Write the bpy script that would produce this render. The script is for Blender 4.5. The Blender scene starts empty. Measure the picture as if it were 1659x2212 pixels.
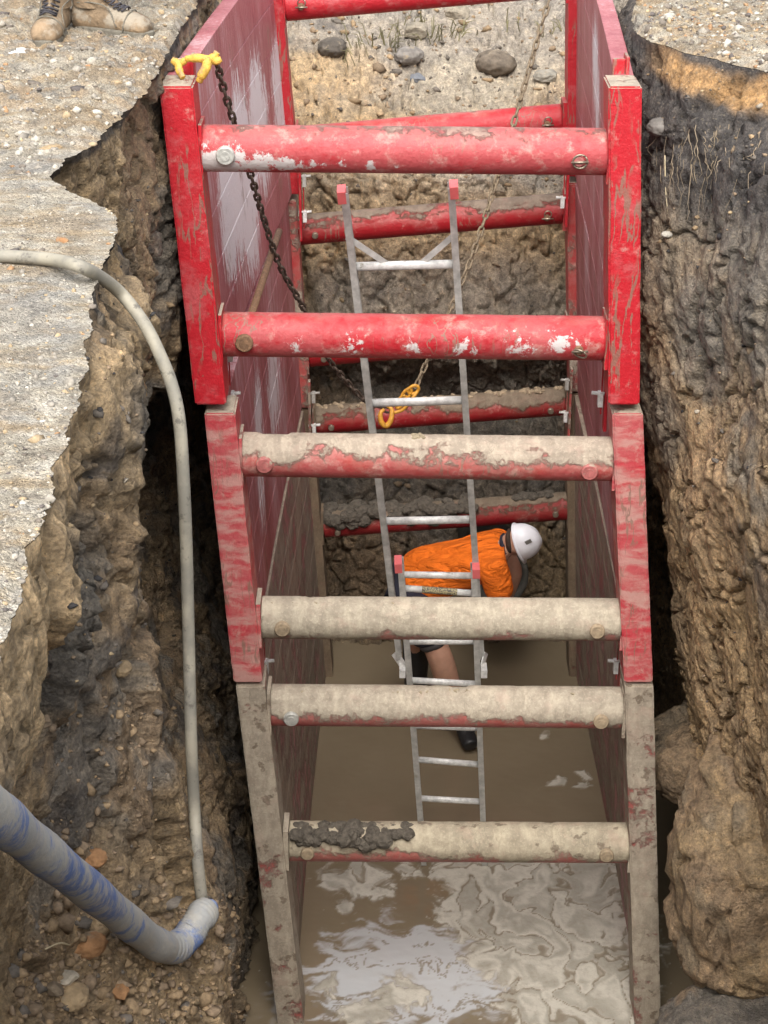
import bpy, bmesh, math, random
import numpy as np
from mathutils import Vector, Matrix
from mathutils.bvhtree import BVHTree

# ------------------------------------------------------------------ camera, world, sun, exposure
PITCH = math.radians(25.5); F = 4000.0; CX, CY = 829.5, 1106.0; CAMZ = 1.45
sc = bpy.context.scene; C = sc.collection
cam = bpy.data.cameras.new('camera'); co = bpy.data.objects.new('camera', cam); C.objects.link(co)
co.location = (0, 0, CAMZ); co.rotation_euler = (math.pi/2 - PITCH, 0, 0)
cam.sensor_fit = 'HORIZONTAL'; cam.sensor_width = 36; cam.lens = F*36/1659; cam.clip_start = .05; cam.clip_end = 500
sc.camera = co
w = bpy.data.worlds.new("World"); sc.world = w; w.use_nodes = True
wn = w.node_tree.nodes; wl = w.node_tree.links
sky = wn.new('ShaderNodeTexSky'); sky.sky_type = 'NISHITA'; sky.sun_disc = False
SUN_EL, SUN_ROT = math.radians(52), math.radians(184)
sky.sun_elevation = SUN_EL; sky.sun_rotation = SUN_ROT; sky.dust_density = 4; sky.air_density = 1.4; sky.ozone_density = 1
hs = wn.new('ShaderNodeHueSaturation'); hs.inputs['Saturation'].default_value = .30; hs.inputs['Value'].default_value = 1.0
wl.new(sky.outputs[0], hs.inputs['Color']); wl.new(hs.outputs[0], wn['Background'].inputs[0])
wn['Background'].inputs[1].default_value = .15
sl = bpy.data.lights.new('sun', 'SUN'); sl.energy = 1.5; sl.angle = math.radians(40); sl.color = (1, .96, .9)
so = bpy.data.objects.new('sun', sl); C.objects.link(so)
d = Vector((math.sin(SUN_ROT)*math.cos(SUN_EL), math.cos(SUN_ROT)*math.cos(SUN_EL), math.sin(SUN_EL)))
so.rotation_euler = d.to_track_quat('Z', 'Y').to_euler()
sc.view_settings.view_transform = 'Standard'; sc.view_settings.look = 'None'
sc.view_settings.exposure = 1.05; sc.view_settings.gamma = 1.0
sc.cycles.max_bounces = 10; sc.cycles.diffuse_bounces = 8

# ------------------------------------------------------------------ survey helper: direction in the photo + distance -> place
CP, SP = math.cos(PITCH), math.sin(PITCH)
def ray(px, py):
    u = (px-CX)/F; v = (CY-py)/F
    return Vector((u, CP + v*SP, -SP + v*CP))
def P(px, py, Y=None, z=None, x=None):
    r = ray(px, py)
    if Y is not None: t = Y/r.y
    elif z is not None: t = (z-CAMZ)/r.z
    else: t = x/r.x
    return Vector((0, 0, CAMZ)) + r*t

rnd = random.Random(7)
# ------------------------------------------------------------------ noise
_rs = np.random.RandomState(3); _perm = _rs.permutation(256); _perm = np.concatenate([_perm, _perm, _perm])
_g = np.array([[1,1,0],[-1,1,0],[1,-1,0],[-1,-1,0],[1,0,1],[-1,0,1],[1,0,-1],[-1,0,-1],[0,1,1],[0,-1,1],[0,1,-1],[0,-1,-1],[1,1,0],[-1,1,0],[0,-1,1],[0,-1,-1]], float)
def pnoise(p):
    p = np.asarray(p, float); i = np.floor(p).astype(int); f = p-i; i &= 255
    u = f*f*f*(f*(f*6-15)+10); out = 0
    for a in (0,1):
        for b in (0,1):
            for c in (0,1):
                h = _perm[_perm[_perm[(i[:,0]+a) & 255]+((i[:,1]+b) & 255)]+((i[:,2]+c) & 255)] & 15
                g = _g[h]
                dd = g[:,0]*(f[:,0]-a)+g[:,1]*(f[:,1]-b)+g[:,2]*(f[:,2]-c)
                wx = u[:,0] if a else 1-u[:,0]; wy = u[:,1] if b else 1-u[:,1]; wz = u[:,2] if c else 1-u[:,2]
                out = out + dd*wx*wy*wz
    return out
def fbm(p, s, o=4, rough=.5, billow=False, off=0):
    p = np.asarray(p)*s + off; r = 0; a = 1; t = 0
    for k in range(o):
        n = pnoise(p*(2.03**k)+k*17.3)
        if billow: n = 1-2.6*np.abs(n)
        r = r + a*n; t += a; a *= rough
    return r/t
_cr = np.random.RandomState(11).rand(4096, 8)
def facet(p, s, off=0, tilt=.8):
    """broken-clod relief: every Voronoi cell is a tilted flat facet at its own depth"""
    q = np.asarray(p)*s+off; i0 = np.floor(q).astype(int); best = np.full(len(q), 9.); val = np.zeros(len(q)); sec = np.full(len(q), 9.)
    for dx in (-1, 0, 1):
        for dy in (-1, 0, 1):
            for dz in (-1, 0, 1):
                c = i0+[dx, dy, dz]; h = (c[:, 0]*73856093 ^ c[:, 1]*19349663 ^ c[:, 2]*83492791) & 4095; r = _cr[h]
                d_ = q-(c+.1+.8*r[:, :3]); dist = np.einsum('ij,ij->i', d_, d_); v = (r[:, 3]-.5)+tilt*np.einsum('ij,ij->i', d_, r[:, 4:7]-.5)*2
                m = dist < best; sec = np.where(m, best, np.minimum(sec, dist)); best = np.where(m, dist, best); val = np.where(m, v, val)
    return val, np.sqrt(sec)-np.sqrt(best)
def sst(x, a, b):
    t = np.clip((x-a)/(b-a), 0, 1); return t*t*(3-2*t)

# ------------------------------------------------------------------ material helper
class NT:
    def __init__(s, name):
        s.m = bpy.data.materials.new(name); s.m.use_nodes = True
        s.t = s.m.node_tree; s.N = s.t.nodes; s.L = s.t.links; s.b = s.N['Principled BSDF']
    def _set(s, sock, v):
        if v is None: return
        if hasattr(v, 'is_linked') or isinstance(v, bpy.types.NodeSocket): s.L.new(v, sock)
        else:
            if isinstance(v, (tuple, list)) and len(v) == 3 and sock.type == 'RGBA': v = (*v, 1)
            sock.default_value = v
    def pos(s): return s.N.new('ShaderNodeNewGeometry').outputs['Position']
    def nz(s):
        n = s.N.new('ShaderNodeSeparateXYZ'); s.L.new(s.N.new('ShaderNodeNewGeometry').outputs['Normal'], n.inputs[0]); return n.outputs
    def sep(s, v):
        n = s.N.new('ShaderNodeSeparateXYZ'); s.L.new(v, n.inputs[0]); return n.outputs
    def scale(s, v, k):
        n = s.N.new('ShaderNodeVectorMath'); n.operation = 'MULTIPLY'; s.L.new(v, n.inputs[0]); n.inputs[1].default_value = k; return n.outputs[0]
    def vadd(s, v, k):
        n = s.N.new('ShaderNodeVectorMath'); n.operation = 'ADD'; s.L.new(v, n.inputs[0]); s._set(n.inputs[1], k); return n.outputs[0]
    def math(s, op, a, b=0.0, cl=False):
        n = s.N.new('ShaderNodeMath'); n.operation = op; n.use_clamp = cl; s._set(n.inputs[0], a); s._set(n.inputs[1], b); return n.outputs[0]
    def noise(s, v, sc_, det=4, rough=.55, dist=0.0, col=False):
        n = s.N.new('ShaderNodeTexNoise'); s.L.new(v, n.inputs['Vector']); n.inputs['Scale'].default_value = sc_
        n.inputs['Detail'].default_value = det; n.inputs['Roughness'].default_value = rough; n.inputs['Distortion'].default_value = dist
        return n.outputs['Color' if col else 'Fac']
    def vor(s, v, sc_, feat='F1', out='Distance', rnd_=1.0):
        n = s.N.new('ShaderNodeTexVoronoi'); s.L.new(v, n.inputs['Vector']); n.inputs['Scale'].default_value = sc_
        n.feature = feat; n.inputs['Randomness'].default_value = rnd_; return n.outputs[out]
    def step(s, v, a, b):
        n = s.N.new('ShaderNodeMapRange'); n.interpolation_type = 'SMOOTHSTEP'; s._set(n.inputs[0], v)
        n.inputs[1].default_value = a; n.inputs[2].default_value = b; return n.outputs[0]
    def mix(s, f, a, b, blend='MIX'):
        n = s.N.new('ShaderNodeMix'); n.data_type = 'RGBA'; n.blend_type = blend; s._set(n.inputs[0], f); s._set(n.inputs[6], a); s._set(n.inputs[7], b); return n.outputs[2]
    def ramp(s, f, st):
        n = s.N.new('ShaderNodeValToRGB'); s._set(n.inputs[0], f); e = n.color_ramp.elements
        e[0].position, e[0].color = st[0][0], (*st[0][1], 1); e[1].position, e[1].color = st[-1][0], (*st[-1][1], 1)
        for p_, c_ in st[1:-1]: q = e.new(p_); q.color = (*c_, 1)
        return n.outputs[0]
    def attr(s, name, out='Color'):
        n = s.N.new('ShaderNodeAttribute'); n.attribute_name = name; return n.outputs[out]
    def bump(s, h, dist=.01, st=1.0, prev=None):
        n = s.N.new('ShaderNodeBump'); s._set(n.inputs['Height'], h); n.inputs['Distance'].default_value = dist; n.inputs['Strength'].default_value = st
        if prev is not None: s.L.new(prev, n.inputs['Normal'])
        return n.outputs[0]
    def out(s, col=None, rough=None, metal=None, nrm=None, spec=None, **kw):
        for k, v in (('Base Color', col), ('Roughness', rough), ('Metallic', metal), ('Normal', nrm), ('Specular IOR Level', spec)): s._set(s.b.inputs[k], v)
        for k, v in kw.items(): s._set(s.b.inputs[k.replace('_', ' ')], v)
        return s.m

RED = (.41, .016, .024); PINK = (.43, .13, .13); MUD = (.40, .35, .27); MUDD = (.12, .095, .065); WHITE = (.60, .58, .56); RUST = (.13, .055, .03)
def paint(name, mud=.2, pink=.4, white=0., scr=.5, up=.6, seed=0., streak=False, blobs=(), mudlow=None, dark=.2, base=RED, mudc=MUD, band=0.):
    n = NT(name); p = n.vadd(n.pos(), (seed, seed*1.7, seed*.6))
    dp = n.vadd(p, n.scale(n.noise(p, 14, 3, col=True), (.05,)*3))
    a = n.noise(n.scale(dp, (.8, 1, 1)), 6, 9, .70); c_ = n.noise(p, 90, 4, .6)
    wm = None
    for (bx, by, bz, br, st) in blobs:
        q = n.N.new('ShaderNodeVectorMath'); q.operation = 'DISTANCE'; n.L.new(n.pos(), q.inputs[0]); q.inputs[1].default_value = (bx, by, bz)
        e = n.math('SUBTRACT', st, n.math('DIVIDE', q.outputs['Value'], br))
        wm = e if wm is None else n.math('MAXIMUM', wm, e)
    dusty = tuple(x*.45+y*.55 for x, y in zip(base, PINK))
    if streak:
        f1 = n.noise(n.scale(dp, (1, 1, .09)), 30, 6, .68); f2 = n.noise(n.scale(p, (1, 1, .05)), 75, 5, .65); reg = n.noise(n.scale(p, (1, 1, .4)), 2.6, 4, .6)
        s = n.math('ADD', n.math('MULTIPLY', f1, .7), n.math('ADD', n.math('MULTIPLY', f2, .5), n.math('MULTIPLY', reg, .8)))     # mean about 1.0
        col = n.mix(n.step(s, 1.12-pink*.35, 1.22-pink*.2), base, (.40, .135, .145))
        col = n.mix(n.math('MULTIPLY', n.step(s, 1.22-white*.3, 1.34-white*.25), .75), col, (.54, .36, .38))
        col = n.mix(n.math('MULTIPLY', n.step(f2, .60, .70), .4), col, (.15, .04, .045))
    else:
        col = n.mix(n.math('MULTIPLY', n.step(a, .66-pink*.32, .76-pink*.22), .9), base, dusty)
        col = n.mix(n.math('MULTIPLY', n.step(n.noise(dp, 11, 8, .75), .58-pink*.08, .70), min(1, .35+pink*.6)), col, (.50, .28, .24))
        col = n.mix(n.math('MULTIPLY', n.step(n.noise(p, 50, 4), .5, .7), .25), col, tuple(x*.6 for x in base))
        if band > 0:
            bn = n.noise(n.scale(dp, (.25, .25, 1)), 17, 5, .6); col = n.mix(n.math('MULTIPLY', n.step(bn, .42, .62), band), col, (.50, .30, .26))
    if wm is not None or (white > 0 and not streak):
        wn_ = n.noise(n.scale(dp, (1, 1, .08)) if streak else dp, 34 if streak else 24, 7, .75)
        wv = n.math('ADD', wm if wm is not None else white-.5, n.math('MULTIPLY', n.math('SUBTRACT', wn_, .5), 3.4))
        col = n.mix(n.math('MULTIPLY', n.step(wv, .15, .4), .88), col, (.74, .71, .72) if streak else WHITE)
    # long scratches and chips down to rusty steel
    reg2 = n.noise(p, 3.2, 3, .5)
    s1 = n.noise(n.scale(n.vadd(p, n.scale(n.noise(p, 5, 3, col=True), (.05, .05, 0))), (1, 1, .10)), 26, 3, .5)
    line = n.math('SUBTRACT', 1.0, n.step(n.math('ABSOLUTE', n.math('SUBTRACT', s1, .5)), .006+.012*scr, .022+.02*scr))
    sm = n.math('MULTIPLY', line, n.step(reg2, .62-.2*scr, .70-.2*scr)); chip = n.step(n.noise(p, 30, 7, .78), .66-.05*scr, .69-.05*scr)
    col = n.mix(n.math('MULTIPLY', n.math('MAXIMUM', sm, chip), .8), col, (.22, .135, .10))
    nz = n.nz()[2]
    big = n.noise(dp, 4, 10, .74)
    mv = n.math('ADD', n.math('MULTIPLY', nz, up), n.math('MULTIPLY', n.math('SUBTRACT', big, .5), 2.3))
    mv = n.math('ADD', mv, mud-.75)
    mm = n.step(mv, -.07, .13); mud_film_or_sky_sheen = n.step(mv, -.5, .1)
    mcol = n.mix(n.step(n.noise(p, 18, 7, .7), .38, .66), tuple(x*.72 for x in mudc), mudc)
    drip = n.noise(n.scale(dp, (1, .22, .22)), 26, 5, .65); mcol = n.mix(n.math('MULTIPLY', n.step(drip, .50, .62), .45), mcol, tuple(x*.62 for x in mudc)); mcol = n.mix(n.math('MULTIPLY', n.step(drip, .50, .34), .40), mcol, tuple(min(1, x*1.28) for x in mudc))
    mcol = n.mix(n.math('MULTIPLY', n.step(n.noise(p, 15, 3, .5), .60, .66), dark), mcol, MUDD)
    crk = n.vor(dp, 22, 'DISTANCE_TO_EDGE'); mcol = n.mix(n.math('MULTIPLY', n.math('MULTIPLY', n.math('SUBTRACT', 1.0, n.step(crk, .0, .035)), n.step(n.noise(p, 6, 2), .5, .6)), .5), mcol, tuple(x*.45 for x in mudc))
    mcol = n.mix(n.math('MULTIPLY', n.step(c_, .5, .72), .45), mcol, tuple(min(1, x*1.35) for x in mudc))
    mcol = n.mix(n.math('MULTIPLY', n.step(n.noise(dp, 9, 6, .7), .52, .68), .4), mcol, tuple(x*.8+y*.2 for x, y in zip(mudc, (.5, .12, .12))))
    col = n.mix(n.math('MULTIPLY', mud_film_or_sky_sheen, .30), col, mudc); col = n.mix(n.math('MULTIPLY', mm, .95), col, mcol)
    edge = n.math('MULTIPLY', n.step(mv, -.06, .0), n.math('SUBTRACT', 1.0, n.step(mv, .0, .10))); col = n.mix(n.math('MULTIPLY', edge, .22), col, tuple(x*.45 for x in mudc))
    h = n.math('ADD', n.math('MULTIPLY', mm, .8), n.math('ADD', n.math('MULTIPLY', n.noise(p, 45, 6, .7), .6), n.math('MULTIPLY', big, .6)))
    r = n.mix(mm, n.mix(a, (.34,)*3, (.6,)*3), (.75,)*3)
    return n.out(col, r, 0, n.bump(h, .008, .9), .4)

def soil_mat(name, attr='col', fine=1., wet=.0, bumpd=.030):
    n = NT(name); p = n.pos(); c = n.attr(attr)
    a = n.noise(p, 26, 9, .7); b_ = n.noise(p, 9, 6, .65, .5)
    col = n.mix(1.0, c, n.ramp(a, [(.3, (.55, .55, .55)), (.5, (.95, .95, .95)), (.72, (1.5, 1.47, 1.4))]), 'MULTIPLY')
    col = n.mix(1.0, col, n.ramp(b_, [(.3, (.72, .72, .74)), (.7, (1.25, 1.22, 1.18))]), 'MULTIPLY')
    col = n.mix(1.0, col, n.ramp(n.noise(p, 75, 8, .8), [(.30, (.50, .49, .48)), (.5, (1.0, 1.0, 1.0)), (.70, (1.55, 1.52, 1.46))]), 'MULTIPLY')
    grit = n.vor(p, 140*fine, out='Color')
    col = n.mix(n.math('MULTIPLY', n.step(n.sep(grit)[0], .93, .97), .35), col, (.30, .25, .18))
    sp_ = n.scale(n.vadd(p, n.scale(n.noise(p, 4, 3, col=True), (.25,)*3)), (1, 1, .35))
    col = n.mix(n.math('MULTIPLY', n.step(n.noise(sp_, 16, 7, .7), .52, .68), .45), col, n.mix(1.0, col, (1.6, 1.5, 1.35), 'MULTIPLY'))
    col = n.mix(n.math('MULTIPLY', n.step(n.noise(p, 17, 6, .75, 1.2), .60, .68), .6), col, (.045, .038, .034))
    h = n.math('ADD', n.math('ADD', n.math('MULTIPLY', n.noise(p, 22, 12, .80), 1.1), n.math('MULTIPLY', n.vor(p, 95), .28)), n.math('MULTIPLY', n.noise(sp_, 12, 8, .7), 1.1))
    h = n.math('ADD', h, n.math('MULTIPLY', n.vor(n.vadd(p, n.scale(n.noise(p, 8, 3, col=True), (.12,)*3)), 11, 'DISTANCE_TO_EDGE'), .3))
    return n.out(col, .85-wet, 0, n.bump(h, bumpd, .9), .3)

def simple(name, col, rough=.6, metal=0, var=.25, sc_=30, bumpd=.002, mud=0., mudc=MUD, up=.4, spec=.5, **kw):
    n = NT(name); p = n.pos(); a = n.noise(p, sc_, 5, .6)
    c = n.mix(1.0, col, n.ramp(a, [(.3, (1-var,)*3), (.7, (1+var*.5,)*3)]), 'MULTIPLY')
    if mud > 0:
        mv = n.math('ADD', n.math('MULTIPLY', n.nz()[2], up), n.math('MULTIPLY', n.math('SUBTRACT', n.noise(p, sc_*.6, 6, .65), .5), 2.2))
        mm = n.step(n.math('ADD', mv, mud-.6), -.1, .15)
        c = n.mix(n.math('MULTIPLY', mm, .9), c, n.mix(a, tuple(x*.7 for x in mudc), mudc))
    return n.out(c, rough, metal, n.bump(n.noise(p, sc_*2, 5, .6), bumpd, .7), spec, **kw)

# ------------------------------------------------------------------ object helpers
def tag(o, label=None, cat=None, group=None, kind=None):
    if label: o['label'] = label
    if cat: o['category'] = cat
    if group: o['group'] = group
    if kind: o['kind'] = kind
    return o
def thing(name, label, cat, loc=(0, 0, 0), group=None):
    o = bpy.data.objects.new(name, None); C.objects.link(o); o.location = loc; o.empty_display_size = .1
    return tag(o, label, cat, group)
def link(name, me, m, parent=None):
    o = bpy.data.objects.new(name, me); C.objects.link(o)
    if m is not None: me.materials.clear(); me.materials.append(m)
    if parent:
        o.parent = parent
        inv = Matrix.Identity(4); q = parent
        while q is not None: inv = inv @ Matrix.Translation(-q.location) if False else inv; q = None
        loc = Vector((0, 0, 0)); q = parent
        while q is not None: loc += q.location; q = q.parent
        o.location = -loc
    return o
class MB:
    def __init__(s): s.v = []; s.f = []; s.sm = []
    def add(s, vs, fs, smooth=False):
        b = len(s.v); s.v += [tuple(x) for x in vs]; s.f += [tuple(i+b for i in f) for f in fs]; s.sm += [smooth]*len(fs); return s
    def hexa(s, bot, top):     # 4 + 4 corners
        return s.add(list(bot)+list(top), [(3,2,1,0),(4,5,6,7),(0,1,5,4),(1,2,6,5),(2,3,7,6),(3,0,4,7)])
    def box(s, c, d, R=None):
        c = Vector(c); R = R or Matrix.Identity(3); hx, hy, hz = (k/2 for k in d)
        q = [c + R @ Vector((a*hx, b*hy, e*hz)) for e in (-1, 1) for a, b in ((-1,-1),(1,-1),(1,1),(-1,1))]
        return s.hexa(q[:4], q[4:])
    def bar(s, p0, p1, wx, wy, side=Vector((1, 0, 0))):
        p0 = Vector(p0); p1 = Vector(p1); ax = (p1-p0).normalized(); sd = (side-ax*side.dot(ax)).normalized(); nn = ax.cross(sd)
        q = [p + sd*a*wx/2 + nn*b*wy/2 for p in (p0, p1) for a, b in ((-1,-1),(1,-1),(1,1),(-1,1))]
        return s.hexa(q[:4], q[4:])
    def tube(s, path, r, seg=12, caps=True, flat=1.0, smooth=True):
        pts = [Vector(p) for p in path]; n = len(pts); rr = r if hasattr(r, '__len__') else [r]*n
        tn = [(pts[min(i+1, n-1)]-pts[max(i-1, 0)]).normalized() for i in range(n)]
        ref = Vector((0, 0, 1)) if abs(tn[0].z) < .9 else Vector((1, 0, 0)); sd = (ref-tn[0]*ref.dot(tn[0])).normalized(); vs = []
        for i in range(n):
            sd = (sd-tn[i]*sd.dot(tn[i])).normalized(); bn = tn[i].cross(sd)
            for k in range(seg):
                a = 2*math.pi*k/seg; vs.append(pts[i] + (sd*math.cos(a) + bn*math.sin(a)*flat)*rr[i])
        fs = [(i*seg+k, i*seg+(k+1) % seg, (i+1)*seg+(k+1) % seg, (i+1)*seg+k) for i in range(n-1) for k in range(seg)]
        s.add(vs, fs, smooth)
        if caps:
            b = len(s.v)-len(vs); s.f += [tuple(b+k for k in reversed(range(seg))), tuple(b+(n-1)*seg+k for k in range(seg))]; s.sm += [False]*2
        return s
    def mesh(s):
        me = bpy.data.meshes.new('m'); me.from_pydata(s.v, [], s.f); me.polygons.foreach_set('use_smooth', s.sm); me.update(); return me
    def build(s, name, m, parent=None, bevel=0):
        me = s.mesh()
        if bevel:
            bm = bmesh.new(); bm.from_mesh(me); bmesh.ops.bevel(bm, geom=bm.edges[:], offset=bevel, segments=2, affect='EDGES', profile=.6); bm.to_mesh(me); bm.free()
        return link(name, me, m, parent)
def curve_pts(ctrl, n=60):
    c = [Vector(p) for p in ctrl]; c = [c[0]*2-c[1]] + c + [c[-1]*2-c[-2]]; out = []
    seg = len(c)-3
    for i in range(n):
        t = i/(n-1)*seg; k = min(int(t), seg-1); u = t-k; a, b, c_, d_ = c[k:k+4]
        out.append(.5*((2*b)+(c_-a)*u+(2*a-5*b+4*c_-d_)*u*u+(3*b-a-3*c_+d_)*u**3))
    return out
def grid_mesh(V, nu, nv, closed_u=False, cols=None):
    me = bpy.data.meshes.new('g'); iu = np.arange(nu if closed_u else nu-1); iv = np.arange(nv-1)
    A, B = np.meshgrid(iu, iv, indexing='ij'); A2 = (A+1) % nu
    q = np.stack([A*nv+B, A2*nv+B, A2*nv+B+1, A*nv+B+1], -1).reshape(-1, 4)
    me.vertices.add(len(V)); me.vertices.foreach_set('co', V.astype(np.float32).ravel())
    me.loops.add(q.size); me.loops.foreach_set('vertex_index', q.ravel().astype(np.int32))
    me.polygons.add(len(q)); me.polygons.foreach_set('loop_start', np.arange(0, q.size, 4, dtype=np.int32))
    me.polygons.foreach_set('use_smooth', np.ones(len(q), bool))
    me.update(calc_edges=True)
    if cols is not None:
        at = me.color_attributes.new('col', 'FLOAT_COLOR', 'POINT')
        at.data.foreach_set('color', np.concatenate([cols, np.ones((len(cols), 1))], 1).astype(np.float32).ravel())
    return me, q
def blob_mesh(r, amp, seed, sub=3, sq=(1, 1, 1), fr=2.2, angular=False):
    bm = bmesh.new(); bmesh.ops.create_icosphere(bm, subdivisions=sub, radius=1)
    v = np.array([x.co[:] for x in bm.verts]); n = fbm(v, fr, 4, .55, True, seed*3.7)
    if angular:
        rs = np.random.RandomState(seed); dirs = rs.normal(size=(9, 3)); dirs /= np.linalg.norm(dirs, axis=1)[:, None]
        for q in dirs:
            k = v @ q; lim = .62+rs.rand()*.2; ex = np.maximum(k-lim, 0); v = v-ex[:, None]*q*.95
    v = v*(1+amp*n[:, None])*np.array(sq)*r
    for x, p in zip(bm.verts, v): x.co = p
    me = bpy.data.meshes.new('b'); bm.to_mesh(me); bm.free(); me.polygons.foreach_set('use_smooth', [not angular]*len(me.polygons)); return me

# ------------------------------------------------------------------ TERRAIN: ground sheet with the trench sunk into it
WZ = -4.46
ZL = [0, -.06, -.25, -.6, -1.0, -1.4, -1.9, -2.6, -3.4, -4.2, -5.0]
def side(Y, xs, dens=10): return ([(x, Y+dy, z) if not isinstance(x, tuple) else (x[0], x[1], z) for (x, dy, z) in zip(xs, [0]*11, ZL)], dens)
ST = []
L = lambda Y, xs, dens=.012: ST.append(side(Y, xs, dens))
#        0      -.06  -.25   -.6   -1.0  -1.4   -1.9  -2.6  -3.4  -4.2  -5.0
L(.7,  [-.60, -.60, -.58, -.56, -.54, -.50, -.45, -.42, -.40, -.40, -.40], .06)
L(1.8, [-.60, -.60, -.60, -.70, -.78, -.74, -.52, -.44, -.42, -.40, -.40], .03)
L(2.55, [-.605,-.60, -.62, -.80, -.88, -.82, -.58, -.46, -.42, -.40, -.40], .011)
L(3.0, [-.62, -.61, -.61, -.76, -.84, -.80, -.56, -.44, -.40, -.38, -.38], .010)
L(3.5, [-.635,-.62, -.62, -.68, -.74, -.74, -.55, -.42, -.38, -.36, -.36], .010)
L(4.0, [-.67, -.65, -.61, -.62, -.62, -.58, -.48, -.42, -.40, -.40, -.40], .010)
L(4.35, [-.71, -.69, -.63, -.65, -.64, -.56, -.47, -.45, -.48, -.52, -.52], .010)
L(4.62, [-.71, -.70, -.63, -.72, -.76, -.74, -.64, -.50, -.43, -.42, -.45], .010)
L(4.92, [-.735,-.73, -.68, -.84, -1.0, -1.1, -.98, -.55, -.45, -.44, -.50], .010)
L(5.18, [-.90, -.89, -.86, -.88,-.98,-1.15,-1.15, -.68, -.50, -.48, -.60], .010)
L(5.36, [-.985,-.97,-.955,-.94, -.96, -1.2,-1.28,-.86, -.62, -.56,-.56], .010)
L(5.62, [-.935,-.93,-.925,-.92, -.94, -1.16,-1.33,-.98,-.66,-.58,-.56], .010)
L(5.98, [-.875,-.875,-.88,-.88,-.89, -1.06,-1.33,-1.05,-.72,-.62,-.60], .010)
L(6.55, [-.82, -.84, -.86, -.86, -.86, -1.0,-1.28,-1.05,-.74,-.66,-.62], .010)
L(7.1, [-.82, -.81,-.80,-.79, -.80, -.95,-1.26,-1.10,-.78,-.67,-.62], .012)
L(8.2, [-.80, -.79,-.78,-.78, -.79, -.90,-1.15,-1.05,-.80,-.68,-.62], .03)
L(9.4, [-.78, -.82, -.95, -.95, -.95, -.98, -1.0, -.95, -.80, -.70, -.62], .04)
def FW(x, prof, dens=.014): ST.append(([(x+dx, y, z) for (dx, y, z) in prof], dens))
FW(-.95, [(-.1,10.6,0),(-.05,10.6,-.06),(-.0,10.6,-.25),(0,10.6,-.6),(0,10.55,-1.0),(0,10.5,-1.4),(0,10.5,-1.9),(0,10.5,-2.6),(0,10.5,-3.4),(0,10.4,-4.2),(0,10.3,-5.0)], .03)
FW(-.7,  [(-.3,14.6,0),(-.2,13.0,-.45),(-.1,11.9,-.80),(0,11.2,-1.22),(0,10.85,-1.5),(0,10.75,-1.95),(0,10.65,-2.45),(0,11.1,-2.95),(0,10.6,-3.45),(0,10.55,-4.15),(0,10.35,-4.9)])
FW(-.3,  [(-.2,14.8,0),(-.1,13.0,-.45),(0,11.9,-.80),(0,11.2,-1.22),(0,10.82,-1.5),(0,10.72,-1.95),(0,10.62,-2.45),(0,11.1,-2.95),(0,10.6,-3.45),(0,10.5,-4.15),(0,10.3,-4.9)])
FW(.2,   [(0,15,0),(0,13.1,-.50),(0,12.0,-.86),(0,11.3,-1.28),(0,10.80,-1.5),(0,10.72,-1.95),(0,10.58,-2.45),(0,11.1,-2.95),(0,10.7,-3.45),(0,10.5,-4.15),(0,10.3,-4.9)])
FW(.7,   [(0,15,0),(0,13.1,-.50),(0,12.0,-.86),(0,11.3,-1.28),(0,10.85,-1.5),(0,10.75,-1.95),(0,10.62,-2.45),(0,11.0,-2.95),(0,10.6,-3.45),(0,10.5,-4.15),(0,10.3,-4.9)])
FW(1.15, [(.2,14.6,0),(.1,13.0,-.45),(.05,11.9,-.80),(0,11.2,-1.22),(0,10.85,-1.5),(0,10.75,-1.95),(0,10.62,-2.45),(0,10.9,-2.95),(0,10.6,-3.45),(0,10.5,-4.15),(0,10.3,-4.9)])
FW(1.45, [(.3,12.0,0),(.2,11.6,-.1),(.1,11.2,-.4),(0,10.9,-.9),(0,10.7,-1.3),(0,10.65,-1.7),(0,10.6,-2.2),(0,10.6,-2.9),(0,10.5,-3.5),(0,10.4,-4.2),(0,10.2,-5.0)], .03)
#        0      -.06  -.25   -.6   -1.0  -1.4   -1.9  -2.6  -3.4  -4.2  -5.0
L(9.6, [1.40, 1.38, 1.36, 1.36, 1.36, 1.40, 1.50, 1.55, 1.60, 1.60, 1.60], .03)
L(8.7, [1.22, 1.16, 1.04, 1.02, 1.04, 1.12, 1.40, 1.60, 1.70, 1.75, 1.75], .02)
L(7.9, [1.04, 1.01, .99, 1.00, 1.03, 1.10, 1.28, 1.46, 1.64, 1.75, 1.75], .012)
L(7.38, [1.01, 1.00, .96, .97, .99, 1.06, 1.19, 1.36, 1.54, 1.70, 1.70], .012)
L(7.0, [1.20, 1.17, 1.05, 1.01, 1.02, 1.09, 1.17, 1.29, 1.44, 1.60, 1.65], .012)
L(6.72, [1.40, 1.36, 1.22, 1.16, 1.15, 1.15, 1.20, 1.30, 1.43, 1.55, 1.60], .012)
L(6.3, [1.58, 1.52, 1.34, 1.26, 1.26, 1.25, 1.31, 1.42, 1.55, 1.60, 1.60], .012)
L(5.7, [1.66, 1.62, 1.50, 1.40, 1.38, 1.36, 1.40, 1.50, 1.60, 1.60, 1.60], .014)
L(5.0, [1.66, 1.62, 1.52, 1.44, 1.42, 1.40, 1.45, 1.50, 1.55, 1.60, 1.60], .02)
L(4.0, [1.62, 1.60, 1.52, 1.44, 1.40, 1.34, 1.26, 1.20, 1.24, 1.30, 1.34], .05)
L(2.4, [1.55, 1.52, 1.46, 1.40, 1.36, 1.30, 1.24, 1.20, 1.20, 1.20, 1.20], .08)
L(.9,  [1.40, 1.38, 1.32, 1.26, 1.22, 1.18, 1.14, 1.10, 1.10, 1.10, 1.10], .1)
FW(.3,  [(0,.35+.1*k, z) for k, z in enumerate(ZL)], .1)
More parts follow.
